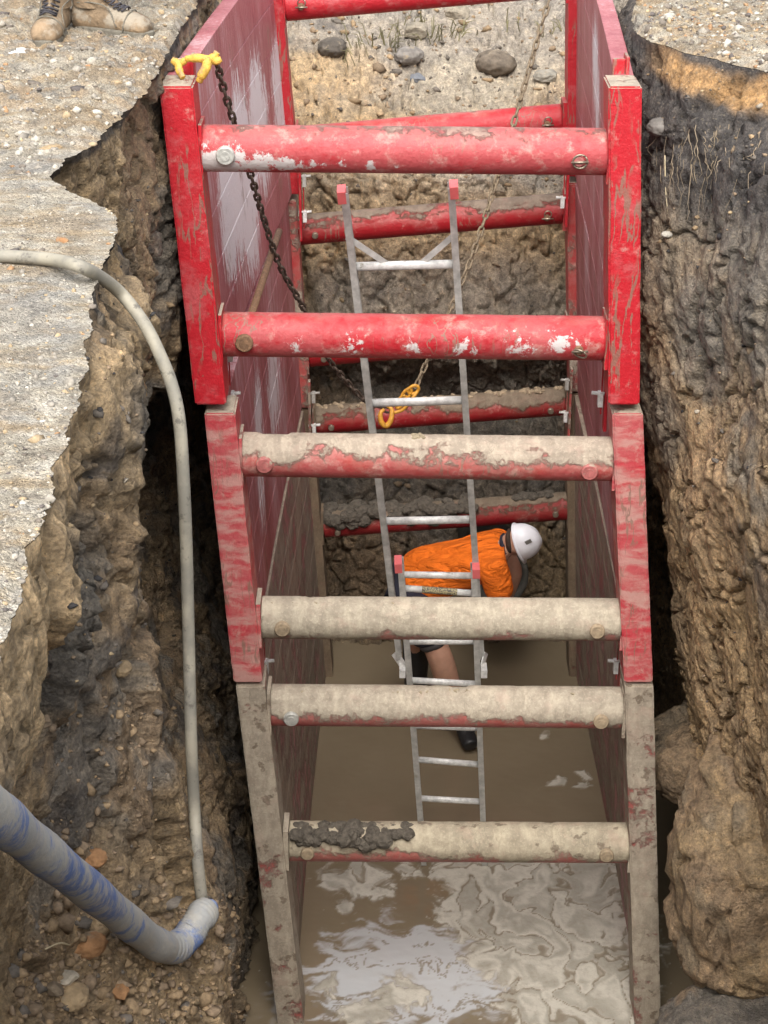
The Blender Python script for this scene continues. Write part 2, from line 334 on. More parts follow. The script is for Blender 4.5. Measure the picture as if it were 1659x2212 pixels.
K = np.array([s[0] for s in ST], float)            # stations x rings x 3
nS = len(K)
def loop_samples():
    out = []
    for i in range(nS):
        a, b = K[i], K[(i+1) % nS]; ln = max(np.linalg.norm(a[j]-b[j]) for j in (0, 3, 5, 7)); m = max(2, int(ln/max(.0085, min(ST[i][1], ST[(i+1) % nS][1]))))
        out += [i+k/m for k in range(m)]
    return np.array(out)
T = loop_samples()
def cr(A, t, closed=True, axis0=True):   # Catmull-Rom over first axis (tension .7)
    n = len(A); i = np.floor(t).astype(int); u = (t-i)
    idx = lambda k: (k % n) if closed else np.clip(k, 0, n-1)
    p0, p1, p2, p3 = A[idx(i-1)], A[idx(i)], A[idx(i+1)], A[idx(i+2)]; sh = (-1,)+(1,)*(A.ndim-1); u = u.reshape(sh)
    m1 = (p2-p0)*.36; m2 = (p3-p1)*.36
    return (2*u**3-3*u**2+1)*p1+(u**3-2*u**2+u)*m1+(-2*u**3+3*u**2)*p2+(u**3-u**2)*m2
RT = cr(K, T)                                       # nT x 11 x 3
lev = []
dl = [.012, .018, .018, .018, .018, .018, .018, .02, .025, .04]
for k in range(10):
    ln = [.06, .19, .35, .42, .42, .52, .72, .8, .8, .8][k]; m = max(4, int(ln/ .0135)); lev += [k+j/m for j in range(m)]
lev = np.array(lev+[10.])
nT, nL = len(T), len(lev)
V = np.swapaxes(cr(np.swapaxes(RT, 0, 1), lev, closed=False), 0, 1).reshape(-1, 3)
tt = np.repeat(T, nL); ll = np.tile(lev, nT)
# normals of the smooth surface
G = V.reshape(nT, nL, 3); du = np.roll(G, -1, 0)-np.roll(G, 1, 0); dv = np.gradient(G, axis=1)
Nn = np.cross(du, dv); Nn /= (np.linalg.norm(Nn, axis=2)[..., None]+1e-9); Nn = Nn.reshape(-1, 3)
cen = np.array([.2, 6.0, -2.5]); 
if np.mean(np.sum(Nn*(cen-V), 1)) < 0: Nn = -Nn
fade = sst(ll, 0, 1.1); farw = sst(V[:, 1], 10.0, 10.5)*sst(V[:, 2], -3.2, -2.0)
st_ = V*np.array([1, 1, .55])                       # vertical drag marks of the digging
VS = V*np.array([1, 1, .38]); wp3 = V+.06*np.stack([fbm(V, 3, 2, .5, False, k*7) for k in (1, 2, 3)], 1)
wf = V+.05*np.stack([fbm(V, 5, 3, .6, False, k*7+2) for k in (1, 2, 3)], 1)
rgt = sst(V[:, 0], .6, 1.0)*(V[:, 1] < 10)
F1, G1 = facet(wf*np.array([1, 1, .55]), 4.2); F2, G2 = facet(wf*np.array([1, 1, .8]), 13, 5.3); F3, G3 = facet(V+.01*pnoise(V*40)[:, None], 38, 9.1)
patch = sst(fbm(V, 2.4, 3, .5, False, 91), -.12, .2)        # crumbly here, cleanly cut there
D = -.012*fade + .080*fbm(V, 1.6, 3, .5)*fade - .022*(1-sst(np.abs(fbm(V*np.array([1, 1, .7]), 3.4, 4, .6, False, 140)), 0, .035))*fade + .030*fbm(wp3*np.array([1, 1, .5]), 5, 4, .55)*fade*(1-.4*rgt) + .055*F1*fade*(1-.6*farw)*(1-.6*rgt) + .034*F2*fade*(.15+.85*patch)*(1-.6*farw)*(1-.65*rgt) + .012*F3*(.15+.85*patch)*(1-.3*rgt) \
    + .026*fbm(VS, 9, 5, .62, False, 33)*fade + .014*fbm(V, 22, 4, .7, False, 71)*(.3+.7*fade) - .018*(1-sst(G1, 0, .09))*fade*(1-.5*rgt) - .008*(1-sst(G2, 0, .12))*fade*patch + .004*fbm(V, 70, 2, .6)
# steps where slabs of clay sheared off
crk = fbm(V, 3.1, 3, .5, False, 60); D -= .05*sst(np.abs(crk), .035, 0.0)*fade
far = (V[:, 1] > 10.0)
teeth = np.where(far & (V[:, 2] < -1.5) & (V[:, 2] > -2.5), .034*np.sin((V[:, 0]+.22*V[:, 2])*2*math.pi/.235+2*fbm(V, 1.5, 2))*sst(fbm(V, 2, 2, .5, False, 3), -.25, .1), 0); D += teeth
V2 = V+Nn*D[:, None]
# jagged pavement edge: same shift on the ground sheet's first ring
def edge_jag(p):
    q = np.stack([p[:, 0], p[:, 1], np.zeros(len(p))], 1)
    return .040*fbm(q, 6, 5, .62)+.012*fbm(q, 31, 4, .7, False, 5)
ej = edge_jag(V[::nL]); 
R0 = V[::nL]; tg = np.roll(R0, -1, 0)-np.roll(R0, 1, 0); on = np.stack([tg[:, 1], -tg[:, 0], 0*tg[:, 0]], 1); on /= np.linalg.norm(on, axis=1)[:, None]+1e-9
if np.mean(np.sum(on*(cen-R0), 1)) > 0: on = -on
E0 = R0 - on*ej[:, None]*1.0
blend = 1-sst(ll, 0, 2.2)
V2 = V2*(1-blend[:, None]) + (V + np.repeat(-on*ej[:, None], nL, 0)+Nn*(D*.6)[:, None])*blend[:, None]
V2[ll == 0] = E0 + [0, 0, -.002]
# ---- colours of the soil layers (base colours, with the far bank lifted against its shade)
TAN = np.array((.41, .30, .18)); BRN = np.array((.25, .18, .115)); GRY = np.array((.195, .175, .150)); DRK = np.array((.055, .050, .048)); PALE = np.array((.46, .40, .31)); ORG = np.array((.42, .25, .11)); SAND = np.array((.33, .265, .185))
def mixc(c, col, m): return c*(1-m[:, None])+col*m[:, None]
wq = V + .16*np.stack([fbm(V, 2.6, 3, .5, False, k*11) for k in (1, 2, 3)], 1) + .05*np.stack([fbm(V, 12, 3, .6, False, k*11) for k in (4, 5, 6)], 1)
nb = fbm(V, 2.2, 4, .6, False, 21); ns = fbm(V*np.array([1, 1, .6]), 8, 4, .6, False, 29)
col = np.tile(BRN, (len(V), 1))
col = mixc(col, SAND, sst(ns, -.1, .25)*.7)
col = mixc(col, TAN, sst(nb, 0, .3)*.7)
col = mixc(col, GRY, sst(-nb+ns*.5, .0, .2)*.85)
col = mixc(col, DRK*1.6, sst(fbm(V, 3.5, 5, .65, False, 101), .10, .26)*.75)
def splat(px, py, Y, r, c, s=1.):
    global col; c = np.asarray(c)*1.0
    q = np.array(P(px, py, Y=Y)); dd = np.linalg.norm((wq-q)/np.array([r*1.6, r, r]), axis=1); col = mixc(col, c, np.clip(sst(-dd, -1.15, -.65), 0, 1)*s)
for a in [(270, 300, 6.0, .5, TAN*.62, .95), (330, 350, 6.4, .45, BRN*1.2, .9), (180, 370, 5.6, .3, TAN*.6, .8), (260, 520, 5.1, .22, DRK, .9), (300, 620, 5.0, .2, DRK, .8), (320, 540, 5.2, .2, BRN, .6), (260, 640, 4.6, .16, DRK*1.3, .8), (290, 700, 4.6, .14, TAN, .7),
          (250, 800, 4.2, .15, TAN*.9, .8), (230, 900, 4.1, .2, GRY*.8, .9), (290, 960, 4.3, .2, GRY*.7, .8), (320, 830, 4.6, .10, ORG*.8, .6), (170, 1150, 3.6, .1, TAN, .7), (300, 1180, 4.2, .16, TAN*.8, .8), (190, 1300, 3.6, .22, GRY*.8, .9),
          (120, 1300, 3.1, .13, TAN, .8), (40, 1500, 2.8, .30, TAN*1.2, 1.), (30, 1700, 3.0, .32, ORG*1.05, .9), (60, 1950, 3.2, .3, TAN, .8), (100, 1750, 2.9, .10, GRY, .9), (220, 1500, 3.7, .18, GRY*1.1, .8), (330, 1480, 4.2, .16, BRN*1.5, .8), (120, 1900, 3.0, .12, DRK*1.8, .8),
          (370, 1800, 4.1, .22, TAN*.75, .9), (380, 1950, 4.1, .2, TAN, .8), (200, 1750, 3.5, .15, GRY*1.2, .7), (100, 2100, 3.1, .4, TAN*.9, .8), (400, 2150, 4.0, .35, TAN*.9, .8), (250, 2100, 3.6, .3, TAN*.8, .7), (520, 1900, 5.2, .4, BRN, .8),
          (1560, 260, 6.9, .32, DRK*1.5, 1.), (1450, 260, 7.3, .26, DRK*1.7, 1.), (1640, 330, 6.6, .3, DRK*1.2, 1.), (1420, 200, 7.4, .14, GRY*3., .5), (1500, 400, 7.1, .22, GRY*.7, 1.), (1590, 450, 6.8, .2, DRK*1.4, .9), (1500, 640, 7.1, .4, BRN*1.45, .7), (1600, 560, 6.8, .25, TAN*.7, .8),
          (1600, 750, 6.6, .3, GRY*1.0, .9), (1500, 900, 7.0, .3, GRY*.95, .8), (1600, 1100, 6.4, .35, BRN*1.4, .9), (1500, 1250, 6.9, .3, BRN*1.0, .8), (1600, 1400, 6.2, .3, TAN*.75, .9), (1480, 1450, 6.8, .2, BRN*1.1, .8),
          (950, 60, 12.2, .9, GRY*1.25, .9), (700, 200, 11.6, .3, TAN*.9, .8), (1050, 200, 11.6, .3, PALE*.62, .6), (850, 230, 11.5, .2, PALE*.6, .5), (760, 330, 11.2, .4, TAN*.8, .7), (700, 90, 12, .2, DRK*1.5, .8), (1000, 400, 10.9, .5, GRY*1.5, .8), (850, 600, 10.7, .7, TAN*.85, .8), (1100, 600, 10.7, .5, TAN*.75, .8), (750, 620, 10.7, .2, GRY, .6), (1000, 810, 10.6, .8, GRY*1.2, .8),
          (950, 1060, 10.6, .7, GRY*.7, .8), (1180, 1250, 10.3, .45, TAN*.75, .9), (760, 1250, 10.3, .4, BRN*.9, .9)]: splat(*a)
zr = V[:, 2]+.22*nb+.12*ns
rw = sst(V[:, 0], .8, 1.0)*(V[:, 1] < 9.9)
col = mixc(col, TAN*.88, rw*sst(-zr, 1.45, 2.1)*.65)
col = mixc(col, GRY*.95, rw*sst(zr, -1.35, -.75)*.55)
col = mixc(col, DRK*1.5, rw*sst(zr, -.62, -.40)*.9)
# orange seam under the right-hand pavement, dark bituminous lip on the left
rt = (V[:, 0] > .9) & (V[:, 1] < 9)
col = mixc(col, ORG*1.1, rt*sst(-np.abs(V[:, 2]+.07+.10*nb), -.075, -.03)*.8*sst(V[:, 1]+.3*nb, 6.0, 6.6)*(1-sst(V[:, 1], 7.1, 7.4)))
lf = (V[:, 0] < -.3) & (V[:, 1] < 9.5)
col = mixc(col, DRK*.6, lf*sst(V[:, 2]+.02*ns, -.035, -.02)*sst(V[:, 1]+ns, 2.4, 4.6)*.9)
col = mixc(col, TAN*1.05, lf*sst(V[:, 2], -.30, -.08)*(1-sst(V[:, 1]+ns*.4, 3.4, 4.3))*.8)
col = mixc(col, MUDD, sst(-V[:, 2], 3.9, 4.3)*.6)
wallmat = soil_mat('soil_clay')
col = np.clip(col*np.array([1.26, 1.27, 1.27])*(1+.30*farw[:, None])*(1+np.array([.26, .20, .12])*(rw*sst(-zr, .7, 1.4))[:, None]), 0, .62)  # far bank colour raised to stand in for light lost in the recess
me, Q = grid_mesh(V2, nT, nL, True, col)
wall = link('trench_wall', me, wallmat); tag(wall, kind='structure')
# ---- ground sheet
gd = np.concatenate([np.arange(0, .5, .011), .5+np.cumsum(np.linspace(.012, .05, 70)), 2.8+np.cumsum(np.geomspace(.08, 9, 40))]); gd = np.unique(gd)
ctr = np.array([.2, 5.0, 0]); dirs = R0-ctr; dirs[:, 2] = 0; dirs /= np.linalg.norm(dirs, axis=1)[:, None]
# outward directions turn gradually from the edge
jf = (1-sst(gd, 0, .16))[None, :, None]; GV = (R0[:, None, :]*(1-jf)+E0[:, None, :]*jf)*[1, 1, 0] + dirs[:, None, :]*gd[None, :, None]
nG = len(gd); GV = GV.reshape(-1, 3); gg = np.tile(gd, nT)
q = GV.copy()
onL = sst(-GV[:, 0], -.2, .4)*(1-sst(gg, 15, 25))
gz = .022*fbm(q, 2.2, 3, .5)+.012*fbm(q, 9, 4, .6)+.007*fbm(q, 40, 3, .65, True)
gz *= sst(gg, -.02, .12)
rough_zone = sst(GV[:, 1]+.5*fbm(q, 2, 2), 5.2, 6.2)*(1-sst(gg, 10, 20))
gz += rough_zone*(.030*fbm(q, 6, 4, .6, True, 3)+.014*fbm(q, 18, 3, .6, True, 8))
# far bank falls towards the trench: keep the ground above it level
GV[:, 2] = gz*np.clip(gg/.05, 0, 1)
gc = np.tile(np.array((.40, .365, .305)), (len(GV), 1)); n1 = fbm(q, 3, 5, .6, False, 2); n2 = fbm(q*np.array([1, 3, 1]), 5, 4, .6, False, 12); n3 = fbm(q, 14, 4, .6, False, 41)
gc = mixc(gc, np.array((.29, .285, .275)), sst(n1, 0, .2)*.75)
gc = mixc(gc, np.array((.37, .28, .17)), sst(n2, .02, .25)*.6)
gc = mixc(gc, np.array((.50, .475, .43)), sst(n3, .02, .25)*.7)
gc = mixc(gc, np.array((.15, .125, .10)), sst(-n3-n1*.6, .18, .4)*.6)
n4 = fbm(q*np.array([1, 2.2, 1]), 1.7, 5, .6, False, 77); gc = mixc(gc, np.array((.30, .235, .16)), sst(n4, .04, .25)*.65); gc = mixc(gc, np.array((.24, .23, .22)), sst(-n4, .08, .25)*.5)
gc = mixc(gc, np.array((.33, .22, .11)), rough_zone*sst(n1+n3, -.1, .3)*.6)
me, _ = grid_mesh(GV, nT, nG, True, np.clip(gc, 0, 1))
n = NT('pavement_gravel'); p = n.pos(); c = n.attr('col')
v1 = n.vor(p, 130, out='Color'); v2 = n.vor(p, 330, out='Color'); d1 = n.vor(p, 130); d2 = n.vor(p, 330)
c2 = n.mix(1.0, c, n.ramp(n.sep(v1)[0], [(0, (.82, .81, .80)), (.5, (.98, .97, .96)), (1, (1.18, 1.17, 1.15))]), 'MULTIPLY')
c2 = n.mix(1.0, c2, n.ramp(n.sep(v2)[1], [(0, (.75, .74, .72)), (1, (1.2, 1.2, 1.18))]), 'MULTIPLY')
c2 = n.mix(1.0, c2, n.ramp(n.noise(p, 12, 8, .7), [(.3, (.6, .6, .6)), (.7, (1.35, 1.33, 1.3))]), 'MULTIPLY')
h = n.math('ADD', n.math('MULTIPLY', n.math('SUBTRACT', 1.0, d1), .6), n.math('ADD', n.math('MULTIPLY', d2, -.35), n.math('MULTIPLY', n.noise(p, 30, 9, .7), 1.2)))
gm = n.out(c2, .9, 0, n.bump(h, .012, .9), .25)
ground = link('ground', me, gm); tag(ground, kind='structure')
# floor under the water
fl = MB(); fl.add([(-2.6, -.5, -4.95), (3, -.5, -4.95), (3, 12.5, -4.95), (-2.6, 12.5, -4.95)], [(0, 1, 2, 3)])
tag(fl.build('trench_floor', simple('silt', (.1, .075, .05), .9)), kind='structure')
bvh = BVHTree.FromPolygons([tuple(v) for v in V2.tolist()], Q.tolist())
gq = None
def surf(px, py, off=0.):
    h = bvh.ray_cast(Vector((0, 0, CAMZ)), ray(px, py).normalized())
    if h[0] is None: return None
    nn = h[1] if h[1].dot(ray(px, py)) < 0 else -h[1]
    return h[0]+nn*off, nn
# ------------------------------------------------------------------ WATER
xs = np.arange(-.75, 1.55, .0075); ys = np.concatenate([np.arange(.6, 6.3, .12), np.arange(6.3, 10.9, .0085)]); xs = np.concatenate([np.arange(-2.3, -.75, .1), xs, np.arange(1.55, 2.6, .1)])
A, B = np.meshgrid(xs, ys, indexing='ij'); WV = np.stack([A.ravel(), B.ravel(), np.zeros(A.size)], 1)
wpx = WV+.13*np.stack([fbm(WV, 3.2, 3, .5, False, 50), fbm(WV, 3.2, 3, .5, False, 70), 0*WV[:, 0]], 1); wpx = wpx+.07*np.stack([fbm(wpx, 6, 3, .5, False, 51), fbm(wpx, 6, 3, .5, False, 71), 0*WV[:, 0]], 1)
foam = np.full(len(WV), -.55)
for (px, py, r, s) in [(760, 1900, .16, .9), (880, 1880, .10, .8), (820, 1925, .12, .7), (1010, 1880, .16, 1.), (1120, 1880, .2, 1.2), (1260, 1880, .2, 1.2), (1060, 1960, .22, 1.2), (1200, 1950, .25, 1.3), (1290, 2000, .22, 1.3), (1130, 2050, .2, 1.2), (1240, 2100, .2, 1.3),
                       (1200, 2180, .2, 1.2), (1320, 2160, .2, 1.2), (1090, 1900, .2, 1.), (730, 1960, .1, .5), (860, 2140, .14, .75), (790, 2190, .12, .8), (720, 2130, .10, .6), (1190, 1690, .07, .65), (1270, 1670, .07, .65), (1255, 1690, .06, .7), (1130, 2210, .1, .7), (1180, 1585, .05, .5)]:
    c = np.array(P(px, py, z=WZ)); foam = np.maximum(foam, s*.9-.75*np.hypot(wpx[:, 0]-c[0], wpx[:, 1]-c[1])/r)
nf = fbm(wpx, 9, 5, .55, False, 90); nf2 = fbm(wpx*np.array([1.6, .9, 1]), 3.6, 3, .5, False, 13)
foam = foam + .55*nf+.35*fbm(wpx, 26, 4, .6, False, 44)
vein = sst(np.abs(nf2+.12*fbm(wpx, 12, 3, .5, False, 8)), .004, .045)
mud_film_or_sky_sheen = sst(.95-1.0*np.hypot((wpx[:, 0]-P(850, 2120, z=WZ).x-.05)/.62, (wpx[:, 1]-P(850, 2120, z=WZ).y-.05)/.50)+.8*fbm(wpx*np.array([.5, 1.4, 1]), 9, 5, .6, False, 31), .1, .35)*(1-.8*sst(np.abs(np.sin((WV[:, 1]-.4*nf)*math.pi/.33)), .22, .08))  # pale sky reflection painted as colour, broken by dark strut-reflection bands
fm = sst(foam, -.03, .26)
bub = sst(fbm(WV, 34, 3, .6, False, 5)+.35*fbm(WV, 5, 2), .38, .50)*sst(-WV[:, 1], -8.2, -7.4)*sst(WV[:, 1], 6.0, 6.3)
fm = np.maximum(fm*(.25+.75*vein), bub*.8*(1-fm))
lumpy = fbm(wpx, 22, 4, .55, True, 3)
WV[:, 2] = WZ + 0.0025*fm + .0018*fm*lumpy + .0011*fbm(WV, 7, 3, .5, False, 1)+.0007*fbm(WV*np.array([.5, 1, 1]), 26, 2, .5, False, 2)
fcol = np.stack([fm, np.clip(.5+.5*np.sin(nf2*16+2*fbm(wpx, 5, 2)), 0, 1), mud_film_or_sky_sheen*(1-fm)], 1)
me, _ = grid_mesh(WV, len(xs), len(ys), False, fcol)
n = NT('muddy_water'); c = n.sep(n.attr('col')); p = n.pos()
base = n.mix(n.noise(p, 2.2, 5, .6), (.175, .134, .084), (.235, .186, .124))
fc = n.mix(c[1], (.37, .34, .28), (.56, .52, .44)); 
base = n.mix(n.math('MULTIPLY', c[2], .85), base, (.50, .50, .505)); fc = n.mix(n.math('MULTIPLY', n.step(n.noise(p, 24, 6, .7), .45, .7), .4), fc, (.24, .20, .15)); col_ = n.mix(c[0], base, fc)  # grey-white mix into base is the painted sky reflection
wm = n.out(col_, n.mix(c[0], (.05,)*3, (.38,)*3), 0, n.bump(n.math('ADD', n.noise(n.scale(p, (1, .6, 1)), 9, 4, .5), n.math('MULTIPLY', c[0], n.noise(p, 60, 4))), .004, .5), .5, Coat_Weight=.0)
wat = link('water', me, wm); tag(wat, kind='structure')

# ------------------------------------------------------------------ TRENCH SHIELD: three stacked boxes
ZF = -4.45
BOX = [  # ztop, zbot, nearL, nearR, farL, farR as (x at top, x at bottom) of the post's inner face
 dict(zt=-.065, zb=-1.325, nL=(-.703, -.625), nR=(.824, .890), fL=(-.555, -.465), fR=(.965, 1.01)),
 dict(zt=-1.36, zb=-2.60, nL=(-.592, -.518), nR=(.905, 1.023), fL=(-.488, -.435), fR=(1.01, 1.08)),
 dict(zt=-2.615, zb=-4.75, nL=(-.510, -.355), nR=(1.027, 1.200), fL=(-.425, -.30), fR=(1.06, 1.17))]
wh = [tuple(P(px, py, x=-.66))+(r, s) for px, py, r, s in [(580, 160, .22, 1.2), (565, 220, .28, 1.5), (540, 270, .28, 1.4), (520, 390, .30, 1.7), (500, 450, .25, 1.5), (600, 100, .2, .8)]]
wh2 = [tuple(P(px, py, x=-.56))+(r, s) for px, py, r, s in [(590, 830, .4, .9), (570, 900, .3, .8), (640, 800, .3, .7), (570, 1060, .3, .6)]]
wr = [tuple(P(px, py, x=.92))+(r, s) for px, py, r, s in [(1265, 150, .3, .9), (1270, 230, .3, .8), (1290, 600, .3, .8), (1285, 820, .4, .9), (1290, 450, .3, .6)]]
MP = [dict(post=paint('red_enamel_bright', .06, .48, 0, .9, .85, 1., base=(.46, .014, .023)), panel=paint('red_panel_scuffed', -.1, .86, .62, .35, -.1, 2., True, wh+wr, base=(.30, .07, .085)), far=paint('red_enamel_far', .05, .3, 0, .6, .5, 3.)),
      dict(post=paint('red_enamel_dusty', .34, .95, 0, .5, .75, 4., base=(.48, .03, .045), band=.75), panel=paint('red_panel_muddy', .10, .90, .72, .4, .3, 5., True, wh2+wr, base=(.25, .065, .07)), far=paint('red_enamel_far_muddy', .7, .5, 0, .5, .5, 6.)),
      dict(post=paint('mud_coated_post', 1.0, .55, 0, .3, .5, 7., dark=.75), panel=paint('mud_coated_panel', .86, .95, .5, .3, .3, 8., True, (), base=(.28, .09, .09), mudc=(.34, .28, .21)), far=paint('mud_coated_far_post', 1.15, .5, 0, .2, .5, 9., mudc=(.20, .155, .10)))]
boxes = []
BL = ['bright red top trench box with long rust scratches, its posts standing level with the pavement',
      'dusty red middle trench box between the bright red top box and the mud-coated bottom box',
      'mud-coated bottom trench box with its posts standing in the brown water']
# strut centre lines surveyed: near pair and far pair for each box
SN = [[((440, 320), (1308, 328)), ((483, 722), (1303, 731))], [((526, 983), (1320, 993)), ((567, 1335), (1337, 1340))], [((587, 1524), (1341, 1530)), ((626, 1818), (1354, 1822))]]
SF = [[((617, 12), (1222, -42)), ((640, 306), (1212, 257))], [((646, 498), (1214, 451)), ((668, 762), (1220, 716))], [((683, 908), (1220, 867)), ((700, 1132), (1232, 1093))]]
whs = [tuple(P(px, py, Y=6.8))+(r, s) for px, py, r, s in [(455, 360, .07, 1.3), (500, 364, .07, 1.3), (560, 366, .06, 1.2), (620, 368, .06, 1.1), (680, 369, .05, .85), (740, 369, .05, .8), (800, 369, .05, .7), (860, 370, .04, .6)]]
whs2 = [tuple(P(px, py, Y=6.8))+(r, s) for px, py, r, s in [(1000, 757, .12, .45), (1120, 755, .12, .5), (1210, 745, .10, .6), (760, 755, .12, .4), (640, 757, .1, .4), (900, 757, .12, .4), (1255, 745, .07, .5)]]
MS = [[paint('strut_red_top', .0, 1.0, .0, .3, .66, 11., False, whs, mudc=(.34, .235, .19)), paint('strut_red_scuffed', .03, .75, .0, .45, .45, 12., False, whs2, mudc=(.3, .2, .14))],
      [paint('strut_pink_mud', .62, 1.0, .0, .2, .60, 13., base=(.42, .03, .03), mudc=(.42, .36, .28)), paint('strut_tan_mud', 1.02, .9, 0, .3, .45, 14., base=(.30, .05, .04), mudc=(.43, .38, .29))],
      [paint('strut_tan_red_belly', .88, .9, 0, .3, .55, 15., base=(.38, .03, .03), mudc=(.42, .37, .285)), paint('strut_tan_spotted', .90, .9, 0, .3, .5, 16., base=(.38, .03, .03), dark=.8, mudc=(.41, .36, .26))]]
MSF = [paint('strut_far_red', .05, .6, 0, .3, .5, 21.), paint('strut_far_streaked', .38, .3, 0, .3, .6, 22., base=(.3, .01, .015), mudc=(.2, .16, .12)), paint('strut_far_muddy', .52, .3, 0, .3, .6, 23., base=(.28, .01, .015), mudc=(.2, .16, .11))]
galv = simple('galvanised_pin', (.50, .49, .45), .45, .3, .3, 60, .002); rustm = simple('rusty_pin', (.20, .11, .06), .8, 0, .5, 80, .003)
redpin = simple('dusty_red_pin', (.42, .13, .12), .6, 0, .4, 50, .002, .3); tanpin = simple('muddy_pin', (.34, .26, .17), .8, 0, .4, 50, .002)
steel = simple('clip_steel', (.35, .29, .22), .4, .7, .4, 60, .001); whitem = simple('white_tab_paint', (.72, .71, .68), .6, 0, .3, 60, .001, .15)
PINS = {(0, 0, 0): ((487, 335), galv, .036, 0), (0, 0, 1): ((1250, 347), redpin, .020, 1), (0, 1, 0): ((528, 740), rustm, .035, 0), (0, 1, 1): ((1250, 755), rustm, .018, 2),
        (1, 0, 0): ((571, 1003), redpin, .034, 0), (1, 0, 1): ((1273, 1018), redpin, .034, 0), (1, 1, 0): ((610, 1357), tanpin, .033, 0), (1, 1, 1): ((1290, 1362), tanpin, .032, 0),
        (2, 0, 0): ((629, 1551), galv, .033, 0), (2, 0, 1): ((1298, 1557), tanpin, .033, 0), (2, 1, 0): ((664, 1842), tanpin, .030, 0), (2, 1, 1): ((1310, 1846), tanpin, .032, 0)}
PF = {(0, 0, 0): ((650, 14), 1), (0, 1, 1): ((1182, 268), 1), (1, 0, 0): ((681, 508), 0), (1, 0, 1): ((1182, 470), 1), (2, 0, 0): ((716, 923), 0), (2, 0, 1): ((1190, 887), 0), (2, 1, 1): ((1200, 1110), 0), (1, 1, 1): ((1190, 742), 0), (0, 0, 1): ((1180, -30), 0), (0, 1, 0): ((680, 315), 0), (1, 1, 0): ((700, 775), 0), (2, 1, 0): ((730, 1150), 0)}
def ring_pts(c, r, ax, n=18):
    ax = Vector(ax).normalized(); u = ax.orthogonal().normalized(); v = ax.cross(u)
    return [Vector(c)+(u*math.cos(2*math.pi*k/n)+v*math.sin(2*math.pi*k/n))*r for k in range(n+1)]
def strut_mesh(a, b, r, seed, rough=.002):
    ax = (b-a).normalized(); up = Vector((0, 0, 1)); up = (up-ax*up.dot(ax)).normalized(); sd = ax.cross(up)
    m = 150; seg = 56; ln = (b-a).length
    t = np.linspace(0, 1, m); an = np.arange(seg)/seg*2*math.pi
    Tm, Am = np.meshgrid(t, an, indexing='ij'); A_ = np.array(a); ax_ = np.array(b-a)
    dirv = np.cos(Am)[..., None]*np.array(sd)+np.sin(Am)[..., None]*np.array(up)
    pts = (A_+Tm[..., None]*ax_+dirv*r).reshape(-1, 3); dv = dirv.reshape(-1, 3)
    top = np.clip(np.sin(Am.ravel()), 0, 1)
    crust = sst(top*1.3+fbm(pts, 5, 4, .6, False, seed), .95, 1.02)*rough*2.5
    ds = crust+rough*.6*fbm(pts, 16, 4, .6, False, seed+3); pts = pts+dv*ds[:, None]
    me, q = grid_mesh(pts, m, seg)
    bm = bmesh.new(); bm.from_mesh(me); bm.verts.ensure_lookup_table()
    BV = list(bm.verts)
    for i in range(m-1): bm.faces.new([bm.verts[i*seg+seg-1], bm.verts[(i+1)*seg+seg-1], bm.verts[(i+1)*seg], bm.verts[i*seg]]).smooth = True
    for e in (0, m-1):        # rolled-in pipe mouth
        c = [BV[e*seg+k] for k in range(seg)]; inn = [bm.verts.new(Vector(v.co)*1.0+((Vector(a) if e == 0 else Vector(b))-v.co)*.18) for v in c]
        bk = [bm.verts.new(v.co+ax*(.03 if e == 0 else -.03)) for v in inn]
        for k in range(seg):
            k2 = (k+1) % seg; bm.faces.new([c[k], c[k2], inn[k2], inn[k]]); bm.faces.new([inn[k], inn[k2], bk[k2], bk[k]])
        bm.faces.new(bk)
    bmesh.ops.recalc_face_normals(bm, faces=bm.faces[:]); bm.to_mesh(me); bm.free(); return me
def lumps(name, mat_, parent, spots, seed):
    m = MB()
    for i, (c, r, sq) in enumerate(spots):
        b = blob_mesh(r, .32, seed+i, 3, sq, 1.7); rot = Matrix.Rotation(rnd.random()*6, 3, 'Z')
        m.add([rot @ v.co + Vector(c) for v in b.vertices], [tuple(f.vertices) for f in b.polygons], False)
    o = m.build(name, mat_, parent); o['kind'] = 'stuff'; return o
clodm = simple('dark_clod', (.105, .088, .068), .9, 0, .5, 40, .008); clodt = simple('tan_clod', (.33, .27, .18), .9, 0, .4, 40, .006)
